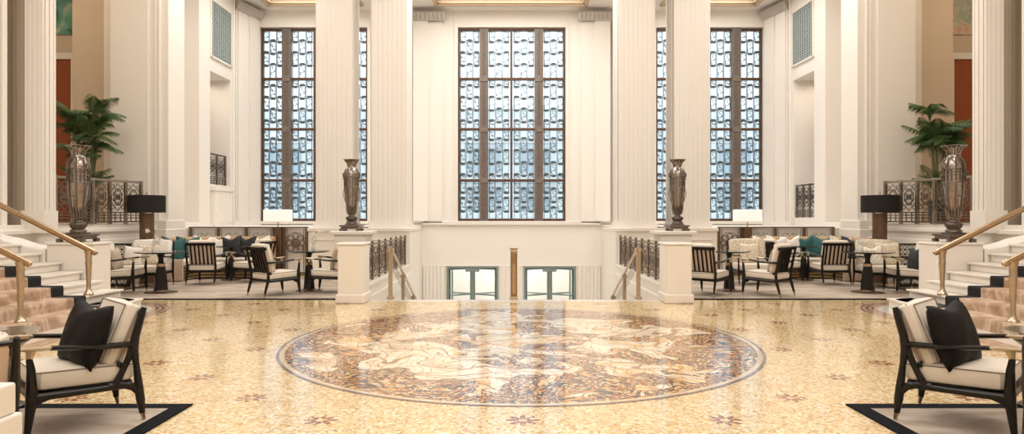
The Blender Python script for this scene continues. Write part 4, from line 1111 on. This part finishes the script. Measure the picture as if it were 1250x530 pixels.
# ---- cushions
def pillow(w, h, t, mat, name='cushion', chop=.10, n=12):
    mb = MB(); vs = []; fs = []
    for side in (1, -1):
        for j in range(n + 1):
            for i in range(n + 1):
                u, v = -1 + 2 * i / n, -1 + 2 * j / n
                th = t / 2 * (max(0, (1 - u * u) * (1 - v * v))) ** .42
                x = u * w / 2 * (1 - .06 * (1 - v * v))
                z = v * h / 2 * (1 - .06 * (1 - u * u))
                if v > 0: z -= chop * h * math.exp(-(u / .38) ** 2) * v * v
                wr = .006 * math.sin(7 * u + 3 * v) * (1 - u * u)
                vs.append((x, side * th + wr * (abs(u) < .95), z))
    k = (n + 1) ** 2
    for sd in (0, 1):
        for j in range(n):
            for i in range(n):
                a = sd * k + j * (n + 1) + i; f = (a, a + 1, a + n + 2, a + n + 1); fs.append(f if sd == 0 else f[::-1])
    edge = [j * (n + 1) + i for i, j in [(i, 0) for i in range(n)] + [(n, j) for j in range(n)] + [(n - i, n) for i in range(n)] + [(0, n - j) for j in range(n)]]
    for a, b in zip(edge, edge[1:] + edge[:1]): fs.append((a, k + a, k + b, b))
    mb.add(vs, fs)
    o = mb.build(name, mat); 
    bm = bmesh.new(); bm.from_mesh(o.data); bmesh.ops.remove_doubles(bm, verts=bm.verts, dist=.0005); bmesh.ops.recalc_face_normals(bm, faces=bm.faces)
    for f in bm.faces: f.smooth = True
    bm.to_mesh(o.data); bm.free(); return o
def cushion(x, y, z, deg, lean, mat, label, w=.45, t=.17, roll=0, chop=.10, group=None, h=None):
    """standing cushion; its lowest edge at z; faces direction deg; leans back"""
    h = h or w
    o = pillow(w, h, t, mat, chop=chop); o.rotation_mode = 'XYZ'
    R = Matrix.Rotation(math.radians(deg - 90), 4, 'Z') @ Matrix.Rotation(lean, 4, 'X') @ Matrix.Rotation(roll, 4, 'Y')
    o.matrix_world = Matrix.Translation((x, y, z + h / 2 * math.cos(lean))) @ R
    tag(o, label, 'cushion', group); return o
# near armchairs
def rel(x, y, deg, f, r):
    a = math.radians(deg); return x + math.cos(a) * f + math.sin(a) * r, y + math.sin(a) * f - math.cos(a) * r
x, y = rel(-3.24, 4.80, 226, -.02, -.10); cushion(x, y, .435, 226 + 14, .30, 'black_velvet', 'black velvet cushion on the cream armchair nearest the green painting', .47, .20, -.07, .11)
x, y = rel(3.19, 4.80, 314, -.02, .10); cushion(x, y, .435, 314 - 14, .30, 'black_velvet', 'black velvet cushion on the cream armchair nearest the pink painting', .47, .20, .07, .11)
# lounge armchairs
for (cx, cy, deg, mat, lb) in ((-4.57, 12.56, 50, 'brown_cushion', 'brown mottled cushion on the three-quarter slatted armchair'), (-3.62, 13.05, 176, 'brown_cushion', 'brown mottled cushion on the armchair half hidden by the stair pier'),
        (-7.72, 12.95, 8, 'brown_cushion', 'grey-brown cushion on the armchair by the urn block'), (4.83, 12.55, 133, 'brown_cushion', 'brown mottled cushion on the angled slatted armchair before the patterned loveseat'),
        (7.80, 13.0, 172, 'navy_velvet', 'navy cushion on the armchair by the urn block')):
    x, y = rel(cx, cy, deg, -.12, -.05 if cx < 0 else .05); cushion(x, y, .46, deg, .2, mat, lb, .44, .14, .06)
# banquette cushions, far lounges
BL = [(-8.02, 15.50, 300, 'teal_velvet', 'teal cushion on the banquette, nearer to the lamp column of the two', .22), (-7.86, 15.92, 305, 'teal_velvet', 'teal cushion on the banquette just above the square-on slatted chair', .2),
      (-7.62, 16.22, 292, 'striped_fabric', 'striped cushion on the banquette showing above the slatted chair beside teal one', .2), (-7.28, 16.36, 275, 'white_fabric', 'pale cushion on the banquette between striped and navy ones', .2),
      (-6.98, 16.34, 268, 'navy_velvet', 'navy cushion on the banquette behind the dark table, first of two', .2), (-6.62, 16.36, 262, 'navy_velvet', 'navy cushion on the banquette overlapping a white cushion', .3),
      (-6.26, 16.34, 255, 'white_fabric', 'white cushion on the banquette just past the navy pair', .3),]
BR = [(7.98, 15.50, 240, 'navy_velvet', 'dark navy cushion at the banquette end beside the striped cushion', .2), (7.92, 15.96, 232, 'patterned_cream', 'beige patterned cushion on the banquette curve beyond the slatted chair', .2),
      (7.62, 16.22, 246, 'teal_velvet', 'teal cushion on the banquette just above the slatted chair', .2), (7.28, 16.36, 268, 'teal_velvet', 'teal cushion on the banquette touching the white ones', .2),
      (6.92, 16.36, 272, 'white_fabric', 'white cushion on the banquette touching the teal one', .2), (6.54, 16.34, 270, 'white_fabric', 'white cushion on the banquette beside the striped one', .2),
      (6.20, 16.34, 276, 'striped_fabric', 'striped cushion on the banquette next to a white cushion, near the white lamp', .2),]
for (x, y, deg, mat, lb, ln) in BL + BR: cushion(x, y, .505, deg, .16, mat, lb, .53, .17, random.uniform(-.14, .14), .16, 'banquette cushions')
# loveseats
cushion(-7.74, 13.96, .475, 276, .22, 'patterned_cream', 'pale patterned cushion on the cream loveseat behind the orchid', .46, .14, .05, .04)
cushion(-8.02, 13.90, .475, 276, .25, 'white_fabric', 'white cushion on the cream loveseat close to the lamp column', .42, .14, -.05, .04)
cushion(5.22, 14.54, .475, 265, .22, 'patterned_cream', 'pale patterned cushion on the loveseat near the rosette screen', .46, .14, .05, .04)
cushion(7.93, 13.96, .475, 262, .22, 'patterned_cream', 'pale patterned cushion on the loveseat under the charcoal lamp', .5, .14, .0, .04)
cushion(7.60, 13.94, .475, 250, .25, 'striped_fabric', 'white and orange striped cushion on the loveseat behind the flower glass', .42, .14, .1, .1)

# ---- orchids and small flowers on the tables
def flowers(x, y, z, kind, label):
    e = empty('flower_vase', (x, y, z)); tag(e, label, 'flowers')
    mb = MB(); mb.lathe([(0, 0), (.035, 0), (.045, .04), (.03, .10), (.022, .13), (.026, .14)], 16); mb.build('vase', 'white_fabric' if kind != 'sprig' else 'teal_lattice', e, True)
    if kind == 'orchid':
        stem = [(0, 0, .1), (.02, 0, .25), (-.02, 0, .36), (-.12, 0, .42), (-.2, 0, .38)]
        mb = MB(); mb.tube(stem, .005, 5); mb.tube([(0, 0, .1), (.06, .02, .22), (.12, .02, .24)], .004, 4); mb.build('stem', 'stem_green', e)
        cs = [(.03, -.02, .22), (.07, 0, .17), (-.01, -.02, .16), (.10, 0, .23), (-.12, 0, .41)]
    elif kind == 'sprig':
        mb = MB(); mb.tube([(0, 0, .1), (-.02, 0, .25), (.04, 0, .36), (.13, 0, .38)], .005, 5)
        mb.tube([(0, 0, .1), (.05, 0, .22), (.02, 0, .32)], .004, 5); mb.tube([(0, 0, .1), (-.06, 0, .2), (-.05, 0, .27)], .004, 5); mb.build('stem', 'stem_green', e)
        cs = [(.13, 0, .38), (.02, 0, .33)]
    else:
        mb = MB(); mb.tube([(0, 0, .1), (.01, 0, .2)], .005, 5); mb.tube([(0, 0, .1), (-.04, 0, .19)], .004, 5); mb.build('stem', 'stem_green', e)
        cs = [(.01, 0, .21), (-.04, 0, .2), (.04, 0, .18)]
    for c in cs:
        mb = MB()
        for q in range(5):
            a = 2 * PI * q / 5; d = Vector((math.cos(a), -.25, math.sin(a))); p = Vector(c) + d * .026
            mb.lathe([(0, -.006), (.014, -.004), (.018, 0), (.014, .004), (0, .006)], 8, Matrix.Translation(p) @ d.to_track_quat('Y', 'Z').to_matrix().to_4x4() @ Matrix.Rotation(PI / 2, 4, 'Y') @ Matrix.Rotation(0, 4, 'X') @ Matrix.Diagonal((1, 1.5, 1, 1)))
        mb.build('blossom', 'petal_white', e, True)
zt = .8175
flowers(-7.08, 12.95, zt, 'orchid', 'white arching orchid in small vase on the lamp-side pedestal table')
flowers(-4.05, 13.32, zt, 'sprig', 'green curling sprig in vase on the table before the rosette screen')
flowers(6.85, 13.0, zt, 'posy', 'small white flowers in a glass on the table by the striped cushion')

# ================================================================== LIGHT
def area(name, loc, sx, sy, power, color=(1, .93, .83), rot=(0, 0, 0)):
    l = bpy.data.lights.new(name, 'AREA'); l.shape = 'RECTANGLE'; l.size = sx; l.size_y = sy; l.energy = power; l.color = color
    o = bpy.data.objects.new(name, l); col.objects.link(o); o.location = loc; o.rotation_euler = rot; return o
for k, (x0, x1, y0, y1) in enumerate(cof):
    A = (x1 - x0) * (y1 - y0)
    area('coffer_light', ((x0 + x1) / 2, (y0 + y1) / 2, CZ + .28), x1 - x0 - .5, y1 - y0 - .5, 9.6 * A, (1, .95, .885))
for s in (-1, 1):
    area('gallery_light', (s * 11.6, 14.5, 8.3), 2.0, 3.0, 70, (1, .80, .56))
    area('alcove_light', (s * 10.0, 20.6, 5.8), .8, 1.0, 12, (1, .88, .7))
area('mid_hall_light', (0, -3, 8.6), 12, 5, 420, (1, .95, .88))

w = bpy.data.worlds.new('World'); sc.world = w; w.use_nodes = True; nt = w.node_tree; nt.nodes.clear()
g = N(nt); bg = g.node('ShaderNodeBackground'); out = nt.nodes.new('ShaderNodeOutputWorld')
bg.inputs[0].default_value = (.88, .955, 1.0, 1); bg.inputs[1].default_value = 2.0
nt.links.new(bg.outputs[0], out.inputs[0])

# ================================================================== CAMERA
cam = bpy.data.cameras.new('Camera'); co = bpy.data.objects.new('Camera', cam); col.objects.link(co)
cam.sensor_width = 36; cam.lens = 36 * F / 1250; cam.shift_x = .0032; cam.clip_end = 300; cam.clip_start = .05
co.location = (CX, 0, 1.5); co.rotation_euler = (PI / 2, 0, 0); sc.camera = co
sc.view_settings.view_transform = 'Standard'; sc.view_settings.look = 'None'; sc.view_settings.gamma = 1; sc.view_settings.use_curve_mapping = False
sc.view_settings.exposure = 0.0
